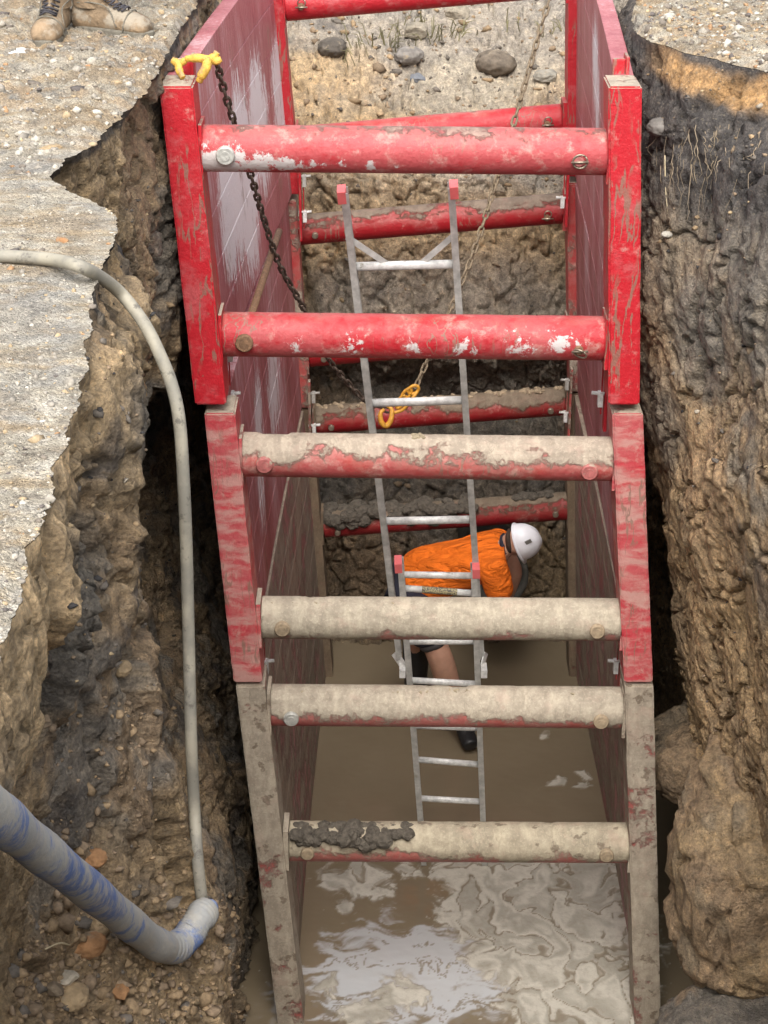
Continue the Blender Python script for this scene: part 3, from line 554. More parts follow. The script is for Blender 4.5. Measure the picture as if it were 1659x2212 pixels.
for bi, b in enumerate(BOX):
    root = thing('trench_box', BL[bi], 'trench box', (.15, 6.9, b['zb']), 'trench boxes stacked in the excavation'); boxes.append(root)
    zt, zb = b['zt'], b['zb']; W = .122
    for sgn, kn, kf in ((-1, 'nL', 'fL'), (1, 'nR', 'fR')):
        xn, xf = b[kn], b[kf]; dzf = -.05 if sgn < 0 else .05; rec = .05
        # panel: rolled steel boards with grooves between them
        m = MB(); nb_ = max(5, round((zt-zb)/.205)); hB = (zt-zb)/nb_
        for k in range(nb_):
            z1 = zt-k*hB-.0014; z0 = zt-(k+1)*hB+.0014
            lx = lambda z, e: (xn[0]+(xn[1]-xn[0])*(zt-z)/(zt-zb) if e == 0 else xf[0]+(xf[1]-xf[0])*(zt-z)/(zt-zb))
            nY = 16; prof = [(z0, .003), (z0+.002, .006), (z1-.002, .006), (z1, .003)]
            vs = []; 
            for i in range(nY+1):
                u = i/nY; Y = 7.0+3.0*u; bow = sgn*.012*math.sin(u*math.pi)
                for (z, o) in prof:
                    xi = lx(z, 0)*(1-u)+lx(z, 1)*u + sgn*(rec-o)+bow+ 0; vs.append((xi, Y, z+dzf*u))
                for (z, o) in reversed(prof):
                    xi = lx(z, 0)*(1-u)+lx(z, 1)*u + sgn*(W-.012+o)+bow; vs.append((xi, Y, z+dzf*u))
            nv = 8; fs = [(i*nv+j, (i+1)*nv+j, (i+1)*nv+(j+1) % nv, i*nv+(j+1) % nv) for i in range(nY) for j in range(nv)]
            if sgn > 0: fs = [tuple(reversed(f)) for f in fs]
            m.add(vs, fs)
            # dark backing in the groove
        bk = []
        for (z, e, o) in [(zb+.004, 0, rec+.012), (zb+.004, 0, W-.02), (zb+.004, 1, W-.02), (zb+.004, 1, rec+.012), (zt-.004, 0, rec+.012), (zt-.004, 0, W-.02), (zt-.004, 1, W-.02), (zt-.004, 1, rec+.012)]:
            bk.append((lx(z, e)+sgn*o, 7.0 if e == 0 else 10.0, z+(dzf if e else 0)))
        m.hexa(bk[:4], bk[4:])
        pan = m.build('side_panel', MP[bi]['panel'], root)
        # top rail cap
        for (Y0, Y1, xx, dz, mt) in ((6.8, 7.0, xn, 0, MP[bi]['post']), (10.0, 10.2, xf, dzf, MP[bi]['far'])):
            m = MB(); q = [(xx[1], Y0), (xx[1]+sgn*W, Y0), (xx[1]+sgn*W, Y1), (xx[1], Y1)]; t_ = [(xx[0], Y0), (xx[0]+sgn*W, Y0), (xx[0]+sgn*W, Y1), (xx[0], Y1)]
            if sgn < 0: q = [q[1], q[0], q[3], q[2]]; t_ = [t_[1], t_[0], t_[3], t_[2]]
            m.hexa([(x, y, zb+dz) for x, y in q], [(x, y, zt+dz) for x, y in t_])
            pm = m.mesh(); bm = bmesh.new(); bm.from_mesh(pm)
            bmesh.ops.bevel(bm, geom=bm.edges[:], offset=.007, segments=2, affect='EDGES')
            L_ = [e for e in bm.edges if abs(e.verts[0].co.z-e.verts[1].co.z) > .5]; bmesh.ops.subdivide_edges(bm, edges=L_, cuts=60)
            v_ = np.array([v.co[:] for v in bm.verts]); dd = .0035*fbm(v_*np.array([.5, .5, 1]), 7, 3, .5, False, bi*7+sgn)
            for v, e_ in zip(bm.verts, dd): v.co.x += e_; v.co.y -= e_
            bm.to_mesh(pm); bm.free(); link('corner_post', pm, mt, root)
    for side_, SS, Yc in ((0, SN, 6.9), (1, SF, 10.1)):
        for k, (pa, pb) in enumerate(SS[bi]):
            a, c_ = P(*pa, Y=Yc), P(*pb, Y=Yc)
            mt = MS[bi][k] if side_ == 0 else MSF[bi]
            # sockets carry the strut on the posts
            s = link('strut', strut_mesh(a, c_, .0875 if side_ == 0 else .082, bi*5+k*2+side_, .0004 if bi == 0 else .0028), mt, root)
            for e, (en, sg) in enumerate(((a, -1), (c_, 1))):
                z = en.z; kn = ('nL', 'nR')[e] if side_ == 0 else ('fL', 'fR')[e]; xi = b[kn][0]+(b[kn][1]-b[kn][0])*(zt-z)/(zt-zb)
                m = MB(); x0, x1 = sorted((xi+sg*.004, en.x+sg*.002 if abs(en.x-xi) > .012 else en.x-sg*.0)); x1 = max(x1, x0+.012)
                m.box(((x0+x1)/2, Yc, z), (x1-x0, .15, .21)); m.tube([(en.x-sg*.035, Yc, z), (xi, Yc, z)], .062, 24)
                m.build('socket', MP[bi]['post'] if side_ == 0 else MP[bi]['far'], root)
            ax = (c_-a).normalized()
            for e in (0, 1):
                if side_ == 0: (pp, pm_, pr, clip) = PINS[(bi, k, e)]
                else:
                    pp, clip = PF[(bi, k, e)]; pm_ = (steel, rustm)[clip]; pr = .018
                c = P(*pp, Y=Yc-.085); tpar = (c-a).dot(ax); foot = a+ax*tpar; zo = max(-.07, min(.02, c.z-foot.z)); yo = -math.sqrt(max(0, .0875**2-zo**2))
                hd = Vector((foot.x, Yc+yo, foot.z+zo)); m = MB(); m.tube([hd+Vector((0, .03, 0)), hd+Vector((0, -.012, 0)), hd+Vector((0, -.017, 0))], [pr, pr, pr*.86], 26)
                if pr > .03: m.tube([hd+Vector((0, -.015, 0)), hd+Vector((0, -.0195, 0))], [pr*.55, pr*.5], 20)
                link('pin', m.mesh(), pm_, s)
                if clip:
                    m = MB(); m.tube(ring_pts(hd+Vector((.004, -.014, 0 if clip == 1 and side_ == 0 else .022 if side_ else -.012)), .027 if side_ == 0 else .02, (0, 1, .15) if clip == 1 else (.6, 1, .9)), .0038, 8); m.tube([hd+Vector((-.03, -.02, -.002)), hd+Vector((.035, -.022, .0))], .0045, 8)
                    link('lynch_clip', m.mesh(), steel, s)
            # mud sitting on the struts
            if (bi, k, side_) == (2, 1, 0):
                sp = []
                for i in range(110):
                    u = rnd.random()**.9*.36+.005; q = a.lerp(c_, u); an = rnd.uniform(-.2, 1.5) if u < .3 else rnd.uniform(.6, 1.4); an = math.pi/2+(an-.9)
                    sp.append((q+Vector((0, -math.cos(an-math.pi/2+.7)*.075 if rnd.random() < .7 else 0, .085*math.sin(an))), rnd.uniform(.012, .036)*(1.0 if .15 < u < .3 else .75), (1.2, 1, .9)))
                lumps('mud_clump', clodm, s, sp, 100)
            if (bi, k, side_) == (2, 1, 1):
                lumps('mud_clump', clodm, s, [(a.lerp(c_, rnd.random()*.62)+Vector((0, rnd.uniform(-.09, .06), .085*rnd.uniform(.1, 1.1))), rnd.uniform(.015, .042), (1.3, 1, .9)) for i in range(150)], 300)
                lumps('mud_clump', clodm, s, [(a.lerp(c_, rnd.uniform(.75, .92))+Vector((0, rnd.uniform(-.03, .03), .088)), rnd.uniform(.012, .025), (1.3, 1, .7)) for i in range(24)], 500)
            if (bi, k, side_) == (2, 0, 1):
                lumps('mud_clump', tanpin, s, [(a.lerp(c_, rnd.random())+Vector((0, rnd.uniform(-.03, .03), .086)), rnd.uniform(.006, .016), (1.6, 1, .8)) for i in range(60)], 600)
            if (bi, k, side_) == (1, 0, 0):
                lumps('mud_clump', clodt, s, [(a.lerp(c_, .475+rnd.uniform(-.015, .015))+Vector((0, rnd.uniform(-.02, .02), .089+rnd.random()*.008)), rnd.uniform(.004, .011), (1.2, 1, .9)) for i in range(16)], 700)
            if (bi, k, side_) in ((2, 0, 0), (1, 1, 0)):
                lumps('mud_crumbs', clodt, s, [(a.lerp(c_, rnd.random())+Vector((0, rnd.uniform(-.03, .01), .088)), rnd.uniform(.002, .0055), (1.8, 1, .8)) for i in range(60)], 800+bi)
    if bi < 2:                                            # hanging connectors to the box below
        for sgn, kn, Yc in ((-1, 'nL', 7.12), (1, 'nR', 7.12), (-1, 'fL', 9.93), (1, 'fR', 9.93)):
            x = b[kn][1]+sgn*(.028 if Yc < 8 else -.005); m = MB(); dz = 0 if Yc < 8 else (-.05 if sgn < 0 else .03)
            m.box((x, Yc, zb-.02+dz), (.014, .05, .44)); m.box((x-sgn*.018, Yc, zb-.02+dz), (.006, .014, .30))
            cn = m.build('connector_plate', MP[bi]['far'], root, .003)
            for dz_, mm in ((.10, galv), (-.10, whitem)):
                m = MB(); m.box((x-sgn*.024, Yc-.005, zb+dz_+dz), (.020, .036, .062)); m.tube([(x+sgn*.01, Yc, zb+dz_+.02+dz), (x-sgn*.06, Yc, zb+dz_+.025+dz)], .008, 10)
                link('locking_pin', m.mesh(), mm, cn)
# lifting eye on the top box: rounded lug on each near post
for sgn, px, py in ((-1, 400, 168), (1, 1336, 152)):
    c = P(px, py, Y=7.04); m = MB(); m.box((c.x, 7.03, -.06), (.05, .02, .10)); m.box((c.x+.03, 7.05, -.06), (.014, .09, .12))
    m.build('lifting_lug', MP[0]['post'], boxes[0], .006)

# ------------------------------------------------------------------ loose steel bar leaning on the left panel
a = P(603, 500, x=-.475); b_ = P(536, 700, Y=7.12); b2 = a+(b_-a)*1.0; m = MB(); m.tube([a, b2], .016, 12)
tag(m.build('steel_bar', rustm), 'thin rusty bar leaning on the left panel behind the second strut from the top', 'bar')

# ------------------------------------------------------------------ LADDER (combination ladder, extended)
alu = simple('worn_aluminium', (.54, .53, .50), .45, .25, .35, 24, .002, .25, (.42, .39, .32), .1); alur = simple('rung_aluminium', (.80, .79, .76), .45, .15, .35, 30, .002, .22, (.30, .26, .20), .15)
capm = simple('pink_plastic', (.78, .16, .16), .5, 0, .1, 30, .001)
def LY(px, py):   # point of the ladder's leaning plane seen in direction px,py
    r = ray(px, py); k = r.y and 1
    # plane: Y = 7.2 + .224*((CAMZ - z) - 2.05)
    t = (7.2-.224*2.05)/(r.y+.224*r.z); return Vector((0, 0, CAMZ))+r*t
lad = thing('ladder', 'aluminium extension ladder with pink end caps leaning between the trench struts', 'ladder', tuple(LY(980, 1830)))
off = Vector((0, .05, .012))
uL = [LY(737, 425)+off, LY(858, 1432)+off]; uR = [LY(981, 414)+off, LY(1046, 1432)+off]
lL = [LY(860, 1212), LY(911, 1860)]; lR = [LY(1028, 1224), LY(1051, 1860)]
def rail(a, b, name='rail', par=lad):
    m = MB(); m.bar(a, b, .007, .062); ax = (b-a).normalized(); nn = ax.cross(Vector((1, 0, 0))).normalized(); s = 1 if a.x < .1 else -1
    m.bar(a+nn*.029-Vector((-s*.012, 0, 0)), b+nn*.029-Vector((-s*.012, 0, 0)), .026, .005); m.bar(a-nn*.029-Vector((-s*.012, 0, 0)), b-nn*.029-Vector((-s*.012, 0, 0)), .026, .005)
    return m.build(name, alu, par)
ru = [rail(*uL), rail(*uR)]; rl = [rail(*lL), rail(*lR)]
for rr, pts in ((ru[0], uL), (ru[1], uR), (rl[0], lL), (rl[1], lR)):
    ax = (pts[1]-pts[0]).normalized(); m = MB(); m.bar(pts[0]-ax*.008, pts[0]+ax*.045, .034, .068); cp = m.mesh(); o = bpy.data.objects.new('end_cap', cp); cp.materials.append(capm); C.objects.link(o); o.parent = rr; o.location = (0, 0, 0)
for o in bpy.data.objects:
    if o.parent in ru+rl: o.location = (0, 0, 0)
def at_y(pts, py):
    # point on the segment seen at image row py
    lo, hi = 0., 1.
    for _ in range(40):
        mid = (lo+hi)/2; q = pts[0].lerp(pts[1], mid); rel = q-Vector((0, 0, CAMZ)); zd = rel.y*CP-rel.z*SP; yy = CY-F*(rel.y*SP+rel.z*CP)/zd
        if yy < py: lo = mid
        else: hi = mid
    return pts[0].lerp(pts[1], lo)
def rung(a, b, r=.017, fl=.8):
    m = MB(); m.tube([a, a.lerp(b, .5), b], r, 14, True, fl); return m.build('rung', alur, lad)
for yl, yr in ((576, 570), (871, 864), (1126, 1122)): rung(at_y(uL, yl), at_y(uR, yr), .019)
for yl, yr in ((1241, 1244), (1270, 1282), (1386, 1385), (1469, 1478), (1567, 1573), (1640, 1652), (1724, 1732), (1806, 1815)): rung(at_y(lL, yl), at_y(lR, yr), .0165)
sa, sb = at_y(lL, 1270), at_y(lR, 1282); m = MB(); m.tube([sa.lerp(sb, .28), sa.lerp(sb, .74)], .0172, 14, False, .8); n = NT('printed_sticker'); cc = n.mix(n.step(n.noise(n.pos(), 160, 3, .6), .48, .54), (.42, .36, .20), (.10, .09, .08)); link('warning_sticker', m.mesh(), n.out(cc, .6), lad)
m = MB(); p0 = at_y(uL, 512); p1 = at_y(uR, 503); r0, r1 = at_y(uL, 576), at_y(uR, 570)
m.bar(p0, r0.lerp(r1, .36), .024, .006, Vector((0, 0, 1))); b1 = m.build('brace', alu, lad); m = MB(); m.bar(p1, r0.lerp(r1, .64), .024, .006, Vector((0, 0, 1))); m.build('brace', alu, lad)
for A_, B_, s in ((uL, lL, -1), (uR, lR, 1)):       # guide brackets where the sections overlap
    a0 = at_y(A_, 1410); b0 = at_y(B_, 1440); m = MB(); m.bar(a0+Vector((s*.012, 0, 0)), b0+Vector((s*.012, 0, 0)), .05, .006, Vector((0, 0, 1)))
    m.bar(b0+Vector((s*.02, -.02, -.03)), b0+Vector((s*.02, -.02, .012)), .03, .08); m.build('guide_bracket', alur, lad, .002)

# ------------------------------------------------------------------ CHAINS and yellow fittings
chm = simple('rusty_chain', (.105, .075, .055), .7, .3, .5, 90, .002); chd = simple('muddy_chain', (.22, .17, .11), .8, .1, .5, 90, .002)
yel = simple('yellow_enamel', (.70, .42, .07), .6, 0, .5, 60, .004, .42, (.45, .28, .12), .2); yelo = simple('orange_yellow_enamel', (.62, .30, .035), .5, 0, .4, 60, .002, .2, (.30, .16, .06), .2)
def link_mesh(p, wdt, r):
    hl = p*.5+r*.6; rad = wdt/2-r; pts = []
    for k in range(9): a = -math.pi/2+math.pi*k/8; pts.append((math.cos(a)*rad*.0+math.sin(a)*rad, 0, hl-rad+math.cos(a)*rad))
    for k in range(9): a = math.pi/2+math.pi*k/8; pts.append((math.sin(a)*rad, 0, -(hl-rad)+math.cos(a)*rad))
    pts.append(pts[0]); m = MB(); m.tube(pts, r, 8, False); return m.mesh()
def chain(name, ctrl, pitch, label, mt, mt2=None):
    root = thing(name, label, 'chain', tuple(ctrl[0])); pts = curve_pts(ctrl, 400); me = link_mesh(pitch, pitch*.78, pitch*.135); me.materials.append(mt); acc = 0; k = 0; nxt = 0
    for i in range(1, len(pts)):
        acc += (pts[i]-pts[i-1]).length
        if acc >= nxt and k < 98:
            d_ = (pts[min(i+2, 399)]-pts[i-2 if i > 2 else 0]).normalized(); o = bpy.data.objects.new('chain_link', me); C.objects.link(o); o.parent = root
            R = d_.to_track_quat('Z', 'Y').to_matrix() @ Matrix.Rotation(math.pi/4+(k % 2)*math.pi/2+k*.11, 3, 'Z'); o.rotation_euler = R.to_euler(); o.location = pts[i]-root.location; nxt += pitch; k += 1
    return root
hk = P(452, 138, Y=6.98)
c1 = chain('chain', [P(470, 143, Y=7.02), P(484, 195, Y=7.12), P(508, 272, Y=7.25), P(541, 375, Y=7.45), P(572, 480, Y=7.7), P(605, 575, Y=7.9), P(655, 665, Y=8.1), P(708, 772, Y=8.3), P(745, 820, Y=8.4), P(790, 866, Y=8.5), P(835, 885, Y=8.55)], .043, 'dark rusty chain hanging from the yellow claws on the left red post', chm)
c2 = chain('chain', [P(1196, -30, Y=9.3), P(1180, 20, Y=9.25), P(1140, 160, Y=9.1), P(1110, 265, Y=9.0), P(1072, 390, Y=8.9), P(1030, 525, Y=8.8), P(985, 640, Y=8.7), P(925, 775, Y=8.62), P(900, 832, Y=8.58)], .043, 'mud-brown chain slanting down on the right side of the ladder', chd)
t = thing('lifting_claw', 'yellow lifting claws clamped on top of the left red post', 'lifting hook', tuple(hk))
def zp(x, y): return ((600+x/2.37)/1.8227, (150+y/2.37)/1.8227)
def poly(pts, Y, r, name, mt, par, fl=.8):
    m = MB(); c = curve_pts([P(*zp(*q), Y=Y+dy) for q, dy in pts], 22); m.tube(c, [r*(1 if .1 < i/21 < .8 else .75) for i in range(22)], 10, True, fl); return m.build(name, mt, par)
poly([((315, 195), .02), ((420, 185), .0), ((520, 200), -.01), ((575, 175), -.02), ((605, 130), -.02)], 6.95, .0165, 'fork_arm', yel, t)
poly([((560, 220), -.02), ((600, 212), -.03), ((642, 195), -.03)], 6.95, .015, 'fork_arm', yel, t)
poly([((525, 190), -.02), ((500, 280), -.03), ((465, 340), -.03), ((435, 405), -.02)], 6.93, .018, 'claw', yel, t)
poly([((185, 205), .03), ((235, 240), .02), ((250, 300), .0), ((285, 372), -.02)], 6.93, .0165, 'claw', yel, t)
poly([((240, 255), .02), ((280, 225), .02), ((330, 195), .02)], 6.95, .0135, 'fork_arm', yel, t)
m = MB(); q = P(*zp(530, 200), Y=6.92); m.tube([q+Vector((0, .02, 0)), q+Vector((0, -.014, 0))], .007, 12); m.build('bolt', steel, t)
hb = P(880, 850, Y=8.55); t = thing('lifting_hook', 'orange-yellow chain hook with coupling link hanging behind the ladder rung', 'lifting hook', tuple(hb))
for cx, cy, rx, ry, an in ((893, 842, 12, 8, .5), (878, 852, 15, 7, .9), (866, 868, 16, 6, 1.0)):
    pts = []
    for k in range(21):
        a_ = 2*math.pi*k/20; u, v = rx*math.cos(a_), ry*math.sin(a_); pts.append(P(cx+u*math.cos(an)+v*math.sin(an), cy-u*math.sin(an)*1+v*math.cos(an), Y=8.52))
    m = MB(); m.tube(pts, .0085, 10, False); m.build('coupling_link', yelo, t)
m = MB(); m.tube(curve_pts([P(902, 845, Y=8.5), P(890, 862, Y=8.48), P(870, 885, Y=8.48), P(845, 893, Y=8.48)], 16), .009, 10); m.build('shank', yelo, t)
m = MB(); m.tube(curve_pts([P(836, 876, Y=8.48), P(846, 885, Y=8.47), P(845, 905, Y=8.45), P(835, 920, Y=8.44), P(824, 912, Y=8.44), P(822, 893, Y=8.45), P(830, 884, Y=8.46)], 26), [.008+.006*math.sin(i/25*math.pi) for i in range(26)], 12); m.build('hook', yelo, t)

# ------------------------------------------------------------------ HOSES
n = NT('grey_hose'); p = n.pos(); cc = n.mix(n.step(n.noise(p, 9, 5, .65), .4, .65), (.22, .205, .17), (.33, .30, .235)); cc = n.mix(n.math('MULTIPLY', n.step(n.noise(p, 24, 5, .7), .56, .66), .8), cc, (.10, .09, .075)); hosem = n.out(cc, .65, 0, n.bump(n.noise(p, 60, 4), .002, .6))
def rest(px, py, Y, r):
    q = P(px, py, Y=Y); s_ = surf(px, py)
    return q if s_ is None or s_[0].y > q.y+r*1.2 else P(px, py, Y=max(q.y-.16, s_[0].y-r*1.2))
hp = [P(-60, 552, z=.02), P(0, 553, z=.022), P(60, 556, z=.022), P(120, 562, z=.03), P(170, 575, z=.05), rest(215, 597, 4.50, .018), rest(262, 635, 4.47, .018), rest(310, 697, 4.42, .018), rest(345, 765, 4.38, .018), rest(372, 835, 4.35, .018), rest(388, 915, 4.32, .018), rest(397, 1050, 4.3, .018), rest(403, 1200, 4.3, .018), rest(408, 1400, 4.28, .018), rest(413, 1600, 4.22, .018), rest(420, 1750, 4.2, .018), rest(428, 1870, 4.18, .018), rest(441, 1985, 4.15, .018)]
m = MB(); m.tube(curve_pts(hp, 140), .0165, 18); tag(m.build('hose', hosem), 'thin grey hose looping from the pavement down beside the dark gap', 'hose')
n = NT('blue_hose'); p = n.pos(); a_ = n.noise(p, 6, 7, .7, .2)
cc = n.mix(n.step(a_, .45, .56), (.34, .34, .33), (.10, .165, .36)); cc = n.mix(n.math('MULTIPLY', n.step(n.noise(p, 14, 8, .75), .44, .60), .8), cc, (.40, .375, .33)); bluem = n.out(cc, .6, 0, n.bump(n.noise(p, 40, 5, .6), .004, .7))
bp = [rest(-90, 1690, 2.45, .045), rest(-20, 1752, 2.58, .045), rest(50, 1808, 2.74, .045), rest(130, 1872, 3.0, .045), rest(220, 1945, 3.36, .045), rest(290, 2003, 3.62, .045), rest(340, 2040, 3.78, .045), rest(378, 2046, 3.88, .045), rest(408, 2020, 3.94, .045), rest(430, 1985, 3.98, .045), rest(446, 1968, 4.02, .045)]
cp = curve_pts(bp, 150); m = MB(); rr = [.0415+.0022*math.sin(i*2.2)*(1 if 95 < i < 146 else .12)+.0015*math.sin(i*.37) for i in range(150)]
m.tube(cp, rr, 32, True, .93); hb_ = m.build('hose', bluem); tag(hb_, 'thick blue and grey muddy hose with a kinked elbow resting on the spoil', 'hose')
lb = simple('pale_blue_fitting', (.35, .45, .70), .5, 0, .2); m = MB(); q = cp[-1]; m.tube([q, q+(cp[-1]-cp[-4]).normalized()*.03], [.03, .022], 16); link('coupling', m.mesh(), lb, hb_)
m = MB(); m.tube([P(441, 1955, Y=4.12), P(450, 2040, Y=4.15), P(470, 2130, Y=4.2)], .019, 16); m.tube([P(452, 1990, Y=4.2), P(466, 2110, Y=4.25)], .009, 10)
tag(m.build('standpipe', simple('dark_grey_pipe', (.10, .11, .125), .5, 0, .3)), 'dark grey pipe stub below the blue hose elbow', 'pipe')

# ------------------------------------------------------------------ drainage pipe end in the far bank
pc = P(1068, 1248, Y=9.9); m = MB(); seg = 48; prof = [(0, .185), (0, .205), (.06, .21), (.07, .20), (.9, .20), (.9, .17), (0.02, .17)]
vs = [(pc.x+r*math.cos(2*math.pi*k/seg), pc.y+yy, pc.z+r*math.sin(2*math.pi*k/seg)) for yy, r in prof for k in range(seg)]
fs = [(i*seg+k, i*seg+(k+1) % seg, ((i+1) % 7)*seg+(k+1) % seg, ((i+1) % 7)*seg+k) for i in range(7) for k in range(seg)]
m.add(vs, fs, True); tag(m.build('drainage_pipe', simple('wet_concrete_pipe', (.075, .072, .062), .6, 0, .4, 20, .004, .2, (.24, .2, .13), .2)), 'dark round pipe end in the far bank beside the crouching worker', 'pipe')

# ------------------------------------------------------------------ PEOPLE
def skin(name, P_, E_, m, parent, sub=2, noise_=None, root=0):
    me = bpy.data.meshes.new(name); me.from_pydata([p[:3] for p in P_], E_, []); o = bpy.data.objects.new(name, me); C.objects.link(o)
    md = o.modifiers.new('s', 'SKIN'); md.use_smooth_shade = True; md.branch_smoothing = .6; 
    for i, p in enumerate(P_):
        sv = me.skin_vertices[0].data[i]; sv.radius = (p[3], p[4] if len(p) > 4 else p[3]); sv.use_root = (i == root)
    sm = o.modifiers.new('u', 'SUBSURF'); sm.levels = sub; sm.render_levels = sub
    dg = bpy.context.evaluated_depsgraph_get(); nm = bpy.data.meshes.new_from_object(o.evaluated_get(dg)); bpy.data.objects.remove(o)
    if noise_:
        v = np.array([x.co[:] for x in nm.vertices]); nn = np.array([x.normal[:] for x in nm.vertices]); amp, fr = noise_
        q = v*np.array([1, 1, 1]); wv = fbm(q, fr, 3, .55, True, 5); v += nn*(amp*wv)[:, None]; nm.vertices.foreach_set('co', v.ravel()); nm.update()
    nm.polygons.foreach_set('use_smooth', [True]*len(nm.polygons)); nm.materials.clear()
    return link(name, nm, m, parent)
skinm = simple('skin', (.52, .29, .20), .55, 0, .12, 20, .001, Subsurface_Weight=.1); skind = simple('muddy_forearm', (.30, .18, .11), .6, 0, .3, 30, .002, .3, (.2, .13, .08), .2)
n = NT('orange_hi_vis'); p = n.pos(); cc = n.mix(n.noise(p, 12, 4), (.88, .16, .012), (1.0, .23, .022)); orm = n.out(cc, .75, 0, n.bump(n.noise(n.scale(p, (.45, 1, 1.4)), 11, 5, .6, 1.2), .09, 1.0), .2)
navy = simple('navy_cloth', (.018, .018, .032), .9, 0, .3, 20, .004); shortm = simple('grey_shorts', (.075, .068, .068), .9, 0, .25, 20, .004); blk = simple('black_rubber', (.014, .014, .015), .5, 0, .3, 20, .003)
def hand(base, d, up, s, m, parent, palm_n):
    """palm with five curled fingers; base = wrist, d = towards the knuckles, palm_n = way the palm faces"""
    d = d.normalized(); pn = (palm_n-d*palm_n.dot(d)).normalized(); w_ = d.cross(pn)
    pts = [(*base, .024*s, .018*s), (*(base+d*.045*s), .036*s, .015*s), (*(base+d*.085*s), .038*s, .013*s)]; ob = skin('hand', pts, [(0, 1), (1, 2)], m, parent, 2)
    for k, (o, ln) in enumerate(((-.030, .072), (-.010, .080), (.011, .075), (.030, .060))):
        q0 = base+d*.07*s+w_*o*s; q1 = base+d*.095*s+w_*o*1.08*s; q2 = q1+(d*.85+pn*.5).normalized()*ln*.45*s; q3 = q2+(d*.35+pn*.9).normalized()*ln*.33*s; q4 = q3+(d*-.15+pn).normalized()*ln*.26*s
        f = skin('finger', [(*q0, .0088*s), (*q1, .0092*s), (*q2, .0085*s), (*q3, .0078*s), (*q4, .0065*s)], [(0, 1), (1, 2), (2, 3), (3, 4)], m, None, 2); yield f
    q0 = base+d*.03*s-w_*.025*s; q1 = q0+(d*.5-w_*.8+pn*.3).normalized()*.032*s; q2 = q1+(d*.9-w_*.35+pn*.4).normalized()*.032*s; q3 = q2+(d*.8+pn*.6).normalized()*.025*s
    yield skin('finger', [(*q0, .012*s), (*q1, .011*s), (*q2, .0095*s), (*q3, .008*s)], [(0, 1), (1, 2), (2, 3)], m, None, 2); yield ob
def join(obs, name, parent, m):
    mb = MB()
    for o in obs: mb.add([o.matrix_basis @ v.co for v in o.data.vertices] if o.parent is None else [v.co for v in o.data.vertices], [tuple(f.vertices) for f in o.data.polygons], True)
    for o in obs: bpy.data.objects.remove(o)
    return mb.build(name, m, parent)
def head(c, U, Fw, parent, hair, hairm, s=1.0):
    U = U.normalized(); Fw = (Fw-U*Fw.dot(U)).normalized(); R_ = U.cross(Fw)*-1; bm = bmesh.new(); bmesh.ops.create_icosphere(bm, subdivisions=4, radius=1)
    for v in bm.verts:
        x, y, z = v.co                  # y forward, z up
        jaw = max(0, -z); X = x*(.076-.020*jaw); Yy = y*(.096-.012*jaw)+(.012*jaw if y > 0 else -.0*jaw); Z = z*.118
        if y > 0:
            nose = math.exp(-((x/.16)**2)-(((z+.12)/.24)**2)); Yy += .024*nose*(1 if z > -.38 else .3)
            Yy -= .012*(math.exp(-(((x-.36)/.16)**2)-((z-.06)/.13)**2)+math.exp(-(((x+.36)/.16)**2)-((z-.06)/.13)**2))
            Yy += .007*math.exp(-((x/.26)**2)-(((z+.50)/.05)**2))+.006*math.exp(-((x/.26)**2)-(((z+.60)/.05)**2)); Yy += .009*math.exp(-((x/.3)**2)-(((z+.86)/.14)**2))
        ear = math.exp(-(((y+.05)/.14)**2)-(((z+.02)/.22)**2)); X += (1 if x > 0 else -1)*.016*ear*(abs(x) > .7)
        v.co = (R_*X+Fw*Yy+U*Z)*s
        v.co = v.co+c
    me = bpy.data.meshes.new('head'); bm.to_mesh(me); bm.free(); me.polygons.foreach_set('use_smooth', [True]*len(me.polygons)); return me
def hardhat(c, U, Fw, parent, m, S=1.0):
    U = U.normalized(); Fw = (Fw-U*Fw.dot(U)).normalized(); Rr = U.cross(Fw); mb = MB(); nu, nv = 40, 16; vs = []
    def pt(a, r, h): return c+(Rr*math.cos(a)*r*.118+Fw*math.sin(a)*r*.142+U*h)*S
    for j in range(nv+1):
        ph = j/nv*math.pi/2; 
        for i in range(nu):
            a = 2*math.pi*i/nu; ridge = .006*math.exp(-((math.cos(a)*math.cos(ph)/.12)**2)) + .004*math.exp(-(((abs(math.cos(a)*math.cos(ph))-.45)/.08)**2))
            vs.append(pt(a, math.cos(ph)+.0, .148*math.sin(ph)+ridge*math.sin(ph)))
    fs = [(j*nu+i, j*nu+(i+1) % nu, (j+1)*nu+(i+1) % nu, (j+1)*nu+i) for j in range(nv) for i in range(nu)]; mb.add(vs, fs, True)
    vs = []
    for r, h in ((1.0, .002), (1.07, -.004), (1.08, -.012), (1.0, -.010), (.93, -.006)):
        for i in range(nu):
            a = 2*math.pi*i/nu; pk = max(0, math.sin(a))**3*.22 if r > 1 else 0; vs.append(pt(a, r+pk, h-pk*.06))
    fs = [(j*nu+i, j*nu+(i+1) % nu, (j+1)*nu+(i+1) % nu, (j+1)*nu+i) for j in range(4) for i in range(nu)]; mb.add(vs, fs, True)
    o = mb.build('hard_hat', m, parent); return o
hatm = simple('white_plastic', (.80, .80, .84), .35, 0, .06, 20, .0005)
w1 = thing('person', 'worker in orange shirt and white hard hat bent over at the bottom of the trench', 'person', (.3, 9.0, -4.35))
pelv = P(862, 1258, Y=9.40); chest = P(1035, 1210, Y=9.34); neck = P(1092, 1178, Y=9.32); hd = P(1116, 1172, Y=9.3)
shN = P(1066, 1232, Y=9.12); shF = P(1072, 1163, Y=9.52); elN = P(1084, 1292, Y=9.15); wrN = P(1092, 1330, Y=9.35); elF = P(1115, 1235, Y=9.5); wrF = P(1098, 1290, Y=9.62)
